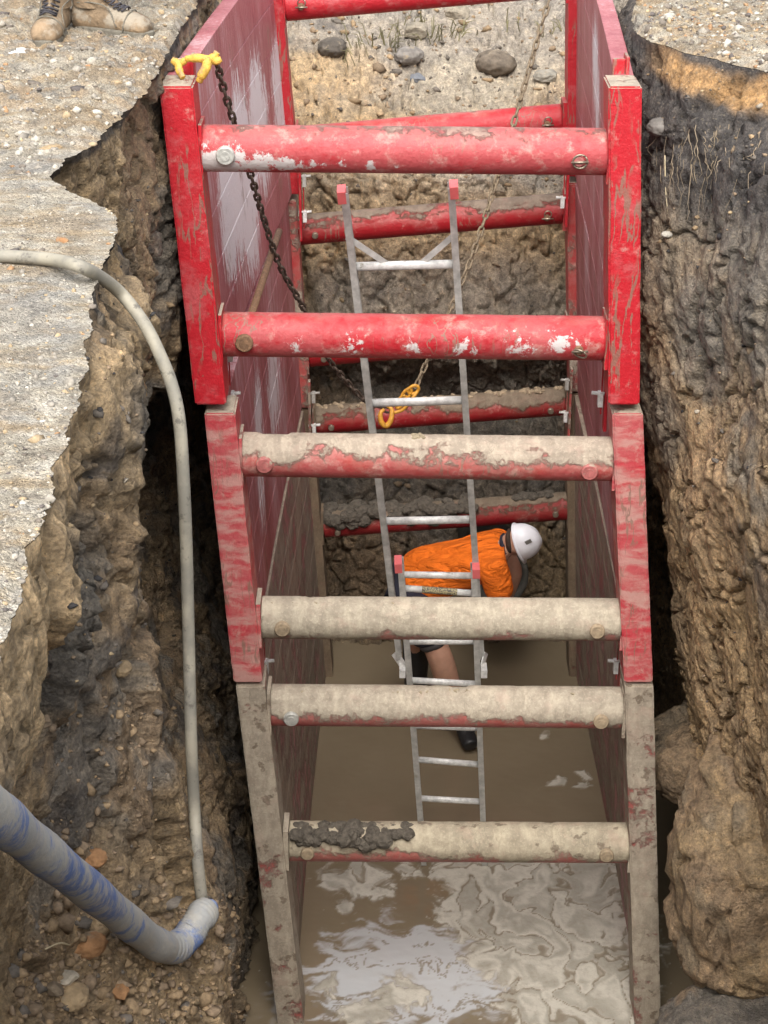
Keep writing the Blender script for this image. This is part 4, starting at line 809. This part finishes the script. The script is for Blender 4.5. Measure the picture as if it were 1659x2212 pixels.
hpN = P(890, 1290, Y=9.22); hpF = P(872, 1262, Y=9.5); knN = P(950, 1415, Y=9.15); anN = P(992, 1560, Y=9.24); knF = P(898, 1400, Y=9.6); anF = P(903, 1520, Y=9.62)
B = [(*pelv, .09, .09), (*pelv.lerp(chest, .5), .10, .11), (*chest, .14, .13), (*neck, .065, .065), (*hd, .06, .06), (*shN, .065), (*elN, .047), (*wrN, .030), (*shF, .065), (*elF, .047), (*wrF, .030), (*hpN, .055), (*knN, .080), (*knN.lerp(anN, .3), .078), (*anN, .050), (*hpF, .09), (*knF, .06), (*anF, .04)]
body = skin('body', B, [(0, 1), (1, 2), (2, 3), (3, 4), (2, 5), (5, 6), (6, 7), (2, 8), (8, 9), (9, 10), (0, 11), (11, 12), (12, 13), (13, 14), (0, 15), (15, 16), (16, 17)], skinm, None)
U_ = Vector((.92, -.22, .34)); F_ = Vector((.30, .30, -.92)); hm = head(hd, U_, F_, None, 0, None, .86); ho = bpy.data.objects.new('h', hm); C.objects.link(ho)
parts = [body, ho] + list(hand(wrN, Vector((.25, .45, -.8)), None, 1.05, skinm, None, Vector((0, .7, .6)))) + list(hand(wrF, Vector((-.2, .1, -1)), None, 1.05, skinm, None, Vector((-.6, -.4, 0))))
join(parts, 'body', w1, skinm)
B = [(*pelv.lerp(chest, .02), .185, .155), (*pelv.lerp(chest, .35), .185, .18), (*pelv.lerp(chest, .75), .195, .185), (*chest.lerp(neck, .35), .185, .17), (*chest.lerp(neck, .95), .075, .075), (*shN, .095), (*shN.lerp(elN, .55), .088), (*elN, .080), (*shF, .095), (*shF.lerp(elF, .45), .075)]
sh = skin('shirt', B, [(0, 1), (1, 2), (2, 3), (3, 4), (3, 5), (5, 6), (6, 7), (3, 8), (8, 9)], orm, w1, 4, (.006, 5))
B = [(*pelv.lerp(chest, .06), .155, .15), (*(pelv+Vector((-.05, 0, -.06))), .165, .16), (*hpN, .14), (*hpN.lerp(knN, .60), .125), (*hpN.lerp(knN, .80), .11), (*hpF, .12), (*hpF.lerp(knF, .85), .085)]
skin('shorts', B, [(0, 1), (1, 2), (2, 3), (3, 4), (1, 5), (5, 6)], navy, w1, 2, (.006, 8)); 
B = [(*hpN.lerp(knN, .60), .105), (*hpN.lerp(knN, .92), .100)]; skin('shorts_leg', B, [(0, 1)], shortm, w1, 2, (.004, 9))
def boot_shape(ankle, toe_dir, m, parent, shaft=.16, ln=.19, s=1., name='boot', sole=None):
    td = Vector((toe_dir[0], toe_dir[1], 0)).normalized(); up = Vector((0, 0, 1)); fz = ankle.z-.085*s
    g = [(*(ankle+up*shaft), .060*s), (*(ankle+up*shaft*.4), .055*s), (*(ankle-up*.005), .052*s), (*(ankle-td*.025*s-up*.040*s), .045*s), (*(ankle+td*.05*s-up*.035*s), .046*s), (*(ankle+td*.115*s-up*.045*s), .046*s), (*(ankle+td*ln*s*.92-up*.052*s), .038*s)]
    return skin(name, g, [(0, 1), (1, 2), (2, 3), (2, 4), (4, 5), (5, 6)], m, parent, 2, (.002, 20))
an1 = P(996, 1556, Y=8.98); boot_shape(Vector((.470, 9.24, WZ+.12)), (.25, -1), blk, w1, .045, .14, 1.15)
anF2 = Vector((.19, 9.62, WZ+.05)); boot_shape(anF2, (.1, -1), blk, w1, .60, .17, 1.5)
hat = hardhat(hd+U_.normalized()*.022, U_, F_, w1, hatm, .80)
m = MB(); q = hd+U_.normalized()*.075+Vector((-.012, -.086, .03)); m.box(q, (.036, .004, .026), Matrix.Rotation(-.5, 3, 'Y') @ Matrix.Rotation(.3, 3, 'X')); link('sticker', m.mesh(), simple('grey_sticker', (.25, .24, .22), .6), hat)
skin('hair', [(*(hd-F_.normalized()*.02-U_.normalized()*.012), .094), (*(hd-F_.normalized()*.03-U_.normalized()*.06), .072)], [(0, 1)], simple('brown_hair', (.05, .03, .02), .9, 0, .4, 60, .004), w1, 2, (.004, 30))
skin('collar', [(*neck.lerp(hd, -.35), .085), (*neck.lerp(hd, .45), .082)], [(0, 1)], navy, w1, 2)

# standing person at the top left
tanb = simple('tan_suede', (.255, .18, .11), .9, 0, .6, 16, .012, .42, (.36, .31, .24), .2); solem = simple('boot_sole', (.16, .145, .115), .9, 0, .4, 40, .004, .3, (.34, .3, .24), .1); lace = simple('dark_laces', (.045, .042, .05), .8)
w2 = thing('person', 'person standing on the pavement in dusty tan lace-up work boots', 'person', (-1.15, 7.55, 0))
def work_boot(heel, yaw, s=1.0):
    R = Matrix.Rotation(yaw, 3, 'Z'); T_ = lambda x, y, z: Vector(heel)+R @ Vector((x, y, z))*s      # y = heel to toe
    secs = [(-.012, .034, .012, .085), (.0, .040, .0, .10), (.03, .043, .0, .115), (.075, .044, .0, .118), (.105, .043, .0, .112), (.135, .045, .0, .098), (.17, .050, 0, .086), (.205, .054, 0, .080), (.24, .054, 0, .076), (.27, .048, .0, .066), (.29, .036, .004, .048), (.298, .018, .012, .034)]
    vs = []; ns_ = 20
    for (y, w_, z0, z1) in secs:
        for k in range(ns_):
            a = 2*math.pi*k/ns_; cx_ = math.copysign(abs(math.cos(a))**.75, math.cos(a)); sz = math.copysign(abs(math.sin(a))**.8, math.sin(a)); vs.append(T_(cx_*w_*(1 if sz < 0 else (1-.25*sz)), y, .028+(z0+z1)/2+(z1-z0)/2*sz*.98-.012))
    fs = [(i*ns_+k, i*ns_+(k+1) % ns_, (i+1)*ns_+(k+1) % ns_, (i+1)*ns_+k) for i in range(len(secs)-1) for k in range(ns_)]; fs += [tuple(range(ns_-1, -1, -1)), tuple(range((len(secs)-1)*ns_, len(secs)*ns_))]
    up = MB(); up.add(vs, fs, True); rings = [(.045, .05, .066, .10), (.045, .050, .064, .15), (.045, .053, .062, .20), (.043, .056, .062, .235), (.043, .050, .054, .235), (.043, .048, .05, .20)]; vs = []
    for (y, w_, d_, z) in rings:
        for k in range(24): a = 2*math.pi*k/24; vs.append(T_(math.cos(a)*w_, y+math.sin(a)*d_+(.012 if z < .12 else 0), z))
    up.add(vs, [(i*24+k, i*24+(k+1) % 24, (i+1)*24+(k+1) % 24, (i+1)*24+k) for i in range(5) for k in range(24)], True); b = up.build('boot', tanb, w2)
    so_ = MB(); vs = []
    for z, g in ((0, 1.02), (.008, 1.05), (.028, 1.05), (.034, .98)):
        for k in range(36):
            a = 2*math.pi*k/36; yy = .142+.158*math.sin(a); ww = .050+.008*math.sin(a)-.008*math.exp(-((yy-.1)/.04)**2); vs.append(T_(math.copysign(abs(math.cos(a))**.8, math.cos(a))*ww*g, .142+(.158*math.copysign(abs(math.sin(a))**.85, math.sin(a)))*g, z))
    so_.add(vs, [(i*36+k, i*36+(k+1) % 36, (i+1)*36+(k+1) % 36, (i+1)*36+k) for i in range(3) for k in range(36)]+[tuple(range(35, -1, -1)), tuple(range(108, 144))], False); link('sole', so_.mesh(), solem, b)
    m = MB()
    for i, (y, z) in enumerate([(.205, .098), (.190, .101), (.172, .107), (.155, .117), (.137, .130), (.122, .148), (.115, .168), (.112, .19), (.112, .212)]):
        m.tube(curve_pts([T_(-.028, y-.01, z-.004), T_(0, y+.006, z+.012), T_(.028, y-.006, z-.002)], 8), .0040, 6); m.tube(curve_pts([T_(-.028, y-.002, z), T_(0, y+.006, z+.012), T_(.028, y-.014, z+.008)], 8), .0028, 6)
    link('laces', m.mesh(), lace, b); m = MB(); m.tube(curve_pts([T_(-.053, .215, .030), T_(-.050, .222, .062), T_(-.026, .228, .091), T_(0, .232, .099), T_(.026, .228, .091), T_(.050, .222, .062), T_(.053, .215, .030)], 24), .0032, 6); m.tube(curve_pts([T_(-.047, .03, .118), T_(-.046, .09, .122), T_(-.038, .15, .105), T_(-.053, .19, .045)], 16), .0028, 6); m.tube(curve_pts([T_(.047, .03, .118), T_(.046, .09, .122), T_(.038, .15, .105), T_(.053, .19, .045)], 16), .0028, 6); link('seam', m.mesh(), solem, b)
    m = MB(); m.tube([T_(.0, .165, .100), T_(0, .12, .15), T_(0, .108, .225)], [.022, .024, .026], 12, True, .5); link('tongue', m.mesh(), tanb, b); return T_(0, .045, .2)
a1 = work_boot((-1.28, 7.47, .0), math.pi-.05, 1.14); a2 = work_boot((-1.21, 7.46, .0), math.pi+1.15, 1.10)
dn = simple('navy_trousers', (.02, .022, .035), .9, 0, .3, 16, .004)
hipz = .93; k1 = a1+Vector((.02, -.02, .30)); k2 = a2+Vector((0, -.03, .30)); pv = Vector(((a1.x+a2.x)/2, 7.66, hipz)); ch = pv+Vector((0, 0, .38)); nk = pv+Vector((0, -.01, .58)); hdz = pv+Vector((.0, -.03, .72))
B = [(*pv, .13, .11), (*(pv+Vector((0, 0, .2))), .13, .11), (*ch, .16, .12), (*nk, .06), (*hdz, .055), (*(pv+Vector((-.1, 0, -.05))), .085), (*k1, .055), (*a1, .042), (*(pv+Vector((.1, 0, -.05))), .085), (*k2, .055), (*a2, .042), (*(ch+Vector((-.19, 0, .09))), .055), (*(ch+Vector((-.26, 0, -.2))), .042), (*(ch+Vector((-.26, -.06, -.45))), .028), (*(ch+Vector((.19, 0, .09))), .055), (*(ch+Vector((.26, 0, -.2))), .042), (*(ch+Vector((.25, -.06, -.45))), .028)]
body = skin('body', B, [(0, 1), (1, 2), (2, 3), (3, 4), (0, 5), (5, 6), (6, 7), (0, 8), (8, 9), (9, 10), (2, 11), (11, 12), (12, 13), (2, 14), (14, 15), (15, 16)], skinm, None)
hm = head(hdz+Vector((0, 0, .06)), Vector((0, -.1, 1)), Vector((.2, -1, -.3)), None, 0, None); ho = bpy.data.objects.new('h', hm); C.objects.link(ho)
join([body, ho]+list(hand(ch+Vector((-.26, -.06, -.45)), Vector((0, -.1, -1)), None, 1, skinm, None, Vector((1, 0, 0))))+list(hand(ch+Vector((.25, -.06, -.45)), Vector((0, -.1, -1)), None, 1, skinm, None, Vector((-1, 0, 0)))), 'body', w2, skinm)
skin('trousers', [(*(pv+Vector((0, 0, .1))), .155, .13), (*pv, .155, .13), (*(pv+Vector((-.1, 0, -.08))), .10), (*k1, .078), (*(a1+Vector((0, 0, .045))), .068), (*(pv+Vector((.1, 0, -.08))), .10), (*k2, .078), (*(a2+Vector((0, 0, .045))), .068)], [(0, 1), (1, 2), (2, 3), (3, 4), (1, 5), (5, 6), (6, 7)], dn, w2, 2, (.006, 8))
skin('shirt', [(*(pv+Vector((0, 0, .06))), .165, .14), (*(pv+Vector((0, 0, .22))), .15, .13), (*ch, .18, .14), (*nk, .075), (*(ch+Vector((-.19, 0, .09))), .075), (*(ch+Vector((-.25, 0, -.12))), .065), (*(ch+Vector((.19, 0, .09))), .075), (*(ch+Vector((.25, 0, -.12))), .065)], [(0, 1), (1, 2), (2, 3), (2, 4), (4, 5), (2, 6), (6, 7)], orm, w2, 2, (.005, 8))
hardhat(hdz+Vector((0, 0, .10)), Vector((0, -.1, 1)), Vector((.2, -1, -.3)), w2, hatm)

# ------------------------------------------------------------------ small things on the pavement
edge = np.array([(e[0], e[1]) for e in E0.tolist()])
def inside(x, y):
    xa, ya = edge[:, 0], edge[:, 1]; xb, yb = np.roll(xa, -1), np.roll(ya, -1); c = (ya > y) != (yb > y)
    with np.errstate(divide='ignore', invalid='ignore'): xi = (xb-xa)*(y-ya)/(yb-ya)+xa
    return bool(np.sum(c & (x < xi)) % 2)
wp = simple('white_plastic_lid', (.82, .82, .82), .5, 0, .08)
m = MB(); q = P(46, 115, z=.012); vs = []
for r, z in ((.045, 0), (.050, .006), (.038, .010), (.020, .012), (.016, .018), (.006, .019)):
    for k in range(9): a = 2*math.pi*k/9+.2; vs.append(q+Vector((math.cos(a)*r*(1+.06*math.sin(3*k)), math.sin(a)*r, z)))
m.add(vs, [(i*9+k, i*9+(k+1) % 9, (i+1)*9+(k+1) % 9, (i+1)*9+k) for i in range(5) for k in range(9)]+[tuple(range(8, -1, -1)), tuple(range(45, 54))]); tag(m.build('plastic_lid', wp), 'flattened white plastic lid on the pavement below the boots', 'lid')
m = MB(); q = P(150, 12, z=.0); q = P(156, 6, z=.0); m.box(q+Vector((0, .35, .12)), (.075, .02, .24)); m.box(q+Vector((0, .37, .01)), (.09, .07, .02)); tag(m.build('marker_board', wp, None, .003), 'white board standing on the pavement between the tan boots', 'board')
ROCK = {}
def rock(px, py, r, colr, label, on='g', sq=(1.2, 1, .7), seed=1, ang=True, name='rock'):
    if on == 'g': q = P(px, py, z=r*.3)
    else:
        s_ = surf(px, py); 
        if s_ is None: return
        q = s_[0]+s_[1]*r*.25
    me = blob_mesh(r, .10 if ang else .2, seed, 4, sq, 2.0, ang)
    key = tuple(colr)
    if key not in ROCK: ROCK[key] = simple('rock_%d' % len(ROCK), colr, .9, 0, .45, 28, .006, .25, (.32, .26, .18), .2)
    o = bpy.data.objects.new(name, me); C.objects.link(o); me.materials.append(ROCK[key]); o.location = q-Vector((0, 0, r*.12)); o.rotation_euler = (0, 0, seed*1.3); tag(o, label, name, 'loose rocks and lumps')
O_ = (.38, .20, .09); W_ = (.48, .42, .33); G_ = (.14, .135, .125); T_c = (.36, .26, .15)
rock(268, 112, .026, W_, 'pale stone on the pavement right of the standing boots', seed=2)
rock(232, 118, .030, T_c, 'tan stone below the right-hand tan boot', seed=3)
rock(192, 148, .022, O_, 'small brown stone on the pavement below the boots', seed=4)
rock(125, 137, .022, W_, 'small pale stone right of the white lid', seed=5)
rock(320, 135, .028, W_, 'pale stone by the lip near the yellow claws', seed=6)
rock(135, 285, .022, O_, 'reddish stone on the pavement left of the caved-in notch', seed=7)
rock(150, 228, .020, T_c, 'tan stone above the caved-in notch', seed=8)
rock(135, 518, .016, O_, 'small orange stone on the pavement above the grey hose', seed=9)
rock(110, 318, .026, T_c, 'flat tan stone at the corner of the caved-in notch', seed=10, sq=(1.4, 1, .5))
rock(32, 228, .028, W_, 'pale block of stone at the left edge of the pavement', seed=12, sq=(1.3, .8, .7))
rock(200, 1850, .026, O_, 'orange-brown clay lump just under the blue hose', 'w', seed=13, ang=False, name='clay_lump')
rock(205, 2000, .034, T_c, 'squarish tan clay lump below the blue hose', 'w', seed=14, name='clay_lump')
rock(185, 2045, .036, O_, 'orange clay lump next to the squarish tan one', 'w', seed=15, ang=False, name='clay_lump')
rock(250, 2135, .030, O_, 'bright orange stone low in the spoil heap', 'w', seed=16)
rock(142, 2110, .022, W_, 'pale pebble in the spoil heap near the bottom left', 'w', seed=17, sq=(1.4, 1, .7))
rock(150, 2150, .035, T_c, 'tan clay lump in the bottom left corner', 'w', seed=18, ang=False, name='clay_lump')
rock(115, 2135, .022, (.2, .15, .1), 'brown stone in the bottom left corner', 'w', seed=19)
rock(260, 1440, .026, T_c, 'pale clod stuck in the middle of the left wall', 'w', seed=23, ang=False, name='clay_lump')
rock(1440, 505, .017, (.46, .43, .37), 'pale chalky clod hanging on roots under the right pavement', 'w', seed=24, ang=False, name='clay_lump')
rock(1430, 270, .045, (.17, .155, .14), 'grey clay lump beside the right red post', 'w', seed=25, ang=False, name='clay_lump')
rock(1070, 140, 0.105, (.15, .12, .09), 'dark earth clod on the far bank left of the slanting chain', 'w', seed=26, ang=False, name='clay_lump')
rock(880, 120, 0.075, (.22, .20, .18), 'grey clod in the grassy part of the far bank', 'w', seed=27, ang=False, name='clay_lump')
rock(900, 70, 0.090, (.27, .235, .18), 'pale rock high on the far bank', 'w', seed=28)
rock(1180, 160, 0.075, (.26, .24, .20), 'light grey rock on the far bank by the right panel', 'w', seed=29)
rock(990, 30, 0.075, (.30, .26, .20), 'pale rock at the top of the picture on the far bank', 'w', seed=32)
rock(720, 105, 0.083, (.10, .085, .07), 'black clod on the far bank beside the left red post', 'w', seed=30, ang=False, name='clay_lump')
rock(905, 170, .06, (.16, .17, .19), 'small blue-grey stone on the far bank', 'w', seed=31)
# collapsed blocks of soil outside the right-hand panel
def soil_block(name, label, c, sz, seed, cols_, sub=7):
    bm = bmesh.new(); bmesh.ops.create_icosphere(bm, subdivisions=sub-1, radius=1); v = np.array([x.co[:] for x in bm.verts])
    pw = np.sign(v)*np.abs(v)**.62; pw /= np.linalg.norm(pw, axis=1)[:, None]**.35; q = pw*np.array(sz); nn = v
    q2 = q+np.array(c); fa, ga = facet(q2+.03*fbm(q2, 6, 3)[:, None], 5, seed); fb, gb = facet(q2, 16, seed+1); dsp = .08*fbm(q2, 2.2, 3, .5, False, seed)+.045*fa+.014*fb+.022*fbm(q2, 12, 6, .68, False, seed)-.012*(1-sst(ga, 0, .08)); q2 = q2+nn*dsp[:, None]
    for x, p_ in zip(bm.verts, q2): x.co = p_
    me = bpy.data.meshes.new('b'); bm.to_mesh(me); bm.free(); me.polygons.foreach_set('use_smooth', [True]*len(me.polygons))
    nb_ = fbm(q2, 2.6, 4, .6, False, seed+3); cols_ = [np.clip(np.array(k)*.98, 0, .6) for k in cols_]; cc = np.tile(cols_[0], (len(q2), 1)); cc = mixc(cc, cols_[1], sst(nb_, -.05, .2)); cc = mixc(cc, cols_[2], sst(fbm(q2, 5, 4, .6, False, seed+9), .1, .3)*.8)
    at = me.color_attributes.new('col', 'FLOAT_COLOR', 'POINT'); at.data.foreach_set('color', np.concatenate([cc, np.ones((len(cc), 1))], 1).astype(np.float32).ravel())
    o = link(name, me, wallmat); tag(o, label, 'soil block', 'soil blocks fallen beside the right panel'); return o
c = P(1600, 1860, Y=6.35); soil_block('soil_block', 'big brown soil block slumped against the lower right panel', (c.x+.09, c.y, c.z-.05), (.37, .44, .54), 41, (BRN*1.5, TAN*1.05, SAND*1.0))
c = P(1540, 1620, Y=7.0); soil_block('soil_block', 'small brown soil block wedged behind the big one', (c.x+.04, c.y+.1, c.z-.10), (.31, .30, .18), 47, (BRN*1.2, SAND*.9, BRN), 6)
c = P(1570, 2215, Y=5.9); soil_block('soil_block', 'dark soil block at the bottom right corner', (c.x+.02, c.y, c.z-.16), (.30, .3, .25), 53, (GRY*1.2, DRK*1.6, BRN*1.5), 6)
# ------------------------------------------------------------------ gravel, crumbs, grass, roots: uncountable stuff
rs = np.random.RandomState(5)
def scatter(name, pts, sizes, cols_, label, cat):
    bm = bmesh.new(); bmesh.ops.create_icosphere(bm, subdivisions=1, radius=1); bv = np.array([v.co[:] for v in bm.verts]); bf = np.array([[v.index for v in f.verts] for f in bm.faces]); bm.free()
    n_ = len(pts); nv = len(bv); ph = rs.rand(n_)*6.28; ca, sa = np.cos(ph), np.sin(ph); jit = 1+.34*rs.normal(size=(n_, nv, 1)).clip(-1.5, 1.5); sq = rs.uniform(.65, 1.35, size=(n_, 1, 3))*np.array([1.1, 1, .75])
    v = bv[None]*jit*sq; x = v[..., 0]*ca[:, None]-v[..., 1]*sa[:, None]; y = v[..., 0]*sa[:, None]+v[..., 1]*ca[:, None]; v = np.stack([x, y, v[..., 2]], -1)*sizes[:, None, None]+np.array(pts)[:, None]
    f = (bf[None]+np.arange(n_)[:, None, None]*nv).reshape(-1, 3); me = bpy.data.meshes.new('s'); me.vertices.add(n_*nv); me.vertices.foreach_set('co', v.astype(np.float32).ravel()); me.loops.add(f.size); me.loops.foreach_set('vertex_index', f.astype(np.int32).ravel())
    me.polygons.add(len(f)); me.polygons.foreach_set('loop_start', np.arange(0, f.size, 3, dtype=np.int32)); me.update(calc_edges=True)
    at = me.color_attributes.new('col', 'FLOAT_COLOR', 'POINT'); cc = np.repeat(cols_, nv, 0); at.data.foreach_set('color', np.concatenate([cc, np.ones((len(cc), 1))], 1).astype(np.float32).ravel())
    n = NT(name); mt = n.out(n.mix(1.0, n.attr('col'), n.ramp(n.noise(n.pos(), 120, 4), [(.3, (.7,)*3), (.7, (1.2,)*3)]), 'MULTIPLY'), .85, 0, n.bump(n.noise(n.pos(), 150, 4), .003, .6), .3)
    o = link(name, me, mt); return tag(o, label, cat, None, 'stuff')
gbvh = BVHTree.FromPolygons([tuple(v) for v in GV.reshape(nT, nG, 3)[:, ::1].reshape(-1, 3).tolist()], [[i*nG+j, ((i+1) % nT)*nG+j, ((i+1) % nT)*nG+j+1, i*nG+j+1] for i in range(nT) for j in range(nG-1)])
def gz_at(x, y):
    h = gbvh.ray_cast(Vector((x, y, 2)), Vector((0, 0, -1))); return h[0].z if h[0] is not None else 0
pal = np.array([(.42, .38, .32), (.30, .27, .23), (.20, .17, .14), (.42, .32, .2), (.48, .45, .39), (.14, .12, .11), (.36, .22, .12)])
pts = []; sz = []; cl = []
while len(pts) < 2000:
    px, py = rs.uniform(-60, 420), rs.uniform(-40, 1400); q = P(px, py, z=0)
    if inside(q.x, q.y): continue
    farz = q.y > 5.3; s = rs.gamma(1.6, .0013)+.001 if not farz else rs.gamma(1.6, .0034)+.002
    pts.append((q.x, q.y, gz_at(q.x, q.y)+s*.05)); sz.append(min(s, .024)); cl.append(pal[rs.choice(7, p=[.36, .24, .14, .14, .06, .04, .02])]*rs.uniform(.75, 1.15))
for k in range(1100):
    px, py = rs.uniform(1380, 1700), rs.uniform(-30, 160); q = P(px, py, z=0)
    if inside(q.x, q.y): continue
    s = rs.gamma(2., .0025)+.002; pts.append((q.x, q.y, gz_at(q.x, q.y)+s*.2)); sz.append(min(s, .02)); cl.append(pal[rs.choice(7)]*rs.uniform(.8, 1.15))
scatter('gravel', pts, np.array(sz), np.array(cl), 'loose pale gravel strewn over the pavement', 'gravel')
pts = []; sz = []; cl = []; pal2 = np.array([(.31, .22, .13), (.24, .175, .115), (.14, .12, .10), (.36, .27, .16), (.045, .042, .042), (.38, .33, .26)])
def crumbs(n_, x0, x1, y0, y1, smin, sc_, pr):
    for k in range(n_):
        s_ = surf(rs.uniform(x0, x1), rs.uniform(y0, y1))
        if s_ is None or s_[0].z < WZ or s_[1].z < .25: continue
        s = smin+rs.gamma(1.6, sc_); pts.append(tuple(s_[0]+s_[1]*s*.05)); sz.append(s); cl.append(pal2[rs.choice(6, p=pr)]*rs.uniform(.75, 1.2))
crumbs(60, 20, 500, 1960, 2212, .006, .005, [.5, .42, .08, 0, 0, 0]); crumbs(1500, 40, 540, 1930, 2212, .002, .0030, [.46, .44, .10, 0, 0, 0]); crumbs(500, 80, 440, 1500, 1950, .002, .0025, [.4, .4, .2, 0, 0, 0]); crumbs(400, 150, 400, 400, 1500, .002, .002, [.2, .25, .3, .1, .13, .02])
crumbs(500, 630, 1300, 0, 400, .004, .005, [.25, .45, .3, 0, 0, 0]); crumbs(400, 650, 1240, 380, 1380, .004, .004, [.15, .35, .35, .1, .05, 0]); crumbs(500, 1390, 1659, 150, 1600, .002, .003, [.15, .3, .3, .1, .12, .03])
scatter('soil_crumbs', pts, np.array(sz), np.array(cl), 'loose clods and crumbs of clay lying on the trench sides', 'soil crumbs')
m = MB()
for cx_, cy_, n_ in ((780, 95, 12), (850, 100, 16), (930, 80, 22), (990, 75, 10), (760, 130, 8), (1180, 70, 10), (1110, 60, 5), (880, 60, 8)):
    for k in range(n_):
        s_ = surf(cx_+rs.normal()*22, cy_+rs.normal()*9)
        if s_ is None: continue
        q = s_[0]; hgt = rs.uniform(.05, .16); an = rs.uniform(0, 6.28); lean = rs.uniform(.02, .12); m.tube([q, q+Vector((math.cos(an)*lean*.4, math.sin(an)*lean*.4-.02, hgt*.6)), q+Vector((math.cos(an)*lean, math.sin(an)*lean-.05, hgt*.75))], [.0035, .0028, .0008], 4, False)
tag(m.build('grass', simple('dry_grass', (.24, .22, .11), .8, 0, .5, 6)), 'sparse green and straw tufts growing on the far bank', 'grass', None, 'stuff')
m = MB()
for k in range(55):
    px = rs.choice([1400, 1430, 1465, 1500, 1525, 1545, 1570, 1600, 1640])+rs.normal()*9; py = rs.uniform(270, 360); s_ = surf(px, py, .008)
    if s_ is None: continue
    q = s_[0]; L0 = rs.uniform(.06, .40)*rs.uniform(.4, 1); path = [q]; 
    for j in range(7): q = q+Vector((rs.normal()*.008, -.004+rs.normal()*.006, -L0/7)); path.append(q)
    r0 = rs.uniform(.0008, .0026); m.tube(path, [r0*(1-.1*j) for j in range(8)], 5, False)
tag(m.build('roots', simple('pale_roots', (.30, .235, .16), .8, 0, .4, 40)), 'thin pale roots dangling from the dark clay under the right pavement', 'roots', None, 'stuff')
for i, (px, py, dx, dy, lb_) in enumerate(((95, 2060, 50, -22, 'dry straw stalk lying on the spoil at the bottom left'), (1440, 330, 6, 150, 'long pale root hanging to the chalky clod right of the red post'))):
    s0 = surf(px, py, .012); s1 = surf(px+dx, py+dy, .012)
    if s0 and s1:
        m = MB(); m.tube(curve_pts([s0[0], s0[0].lerp(s1[0], .5)+s0[1]*.01, s1[0]], 10), .0022, 6); tag(m.build(('straw', 'root')[i], simple('straw', (.6, .5, .32), .7)), lb_, ('straw', 'root')[i])
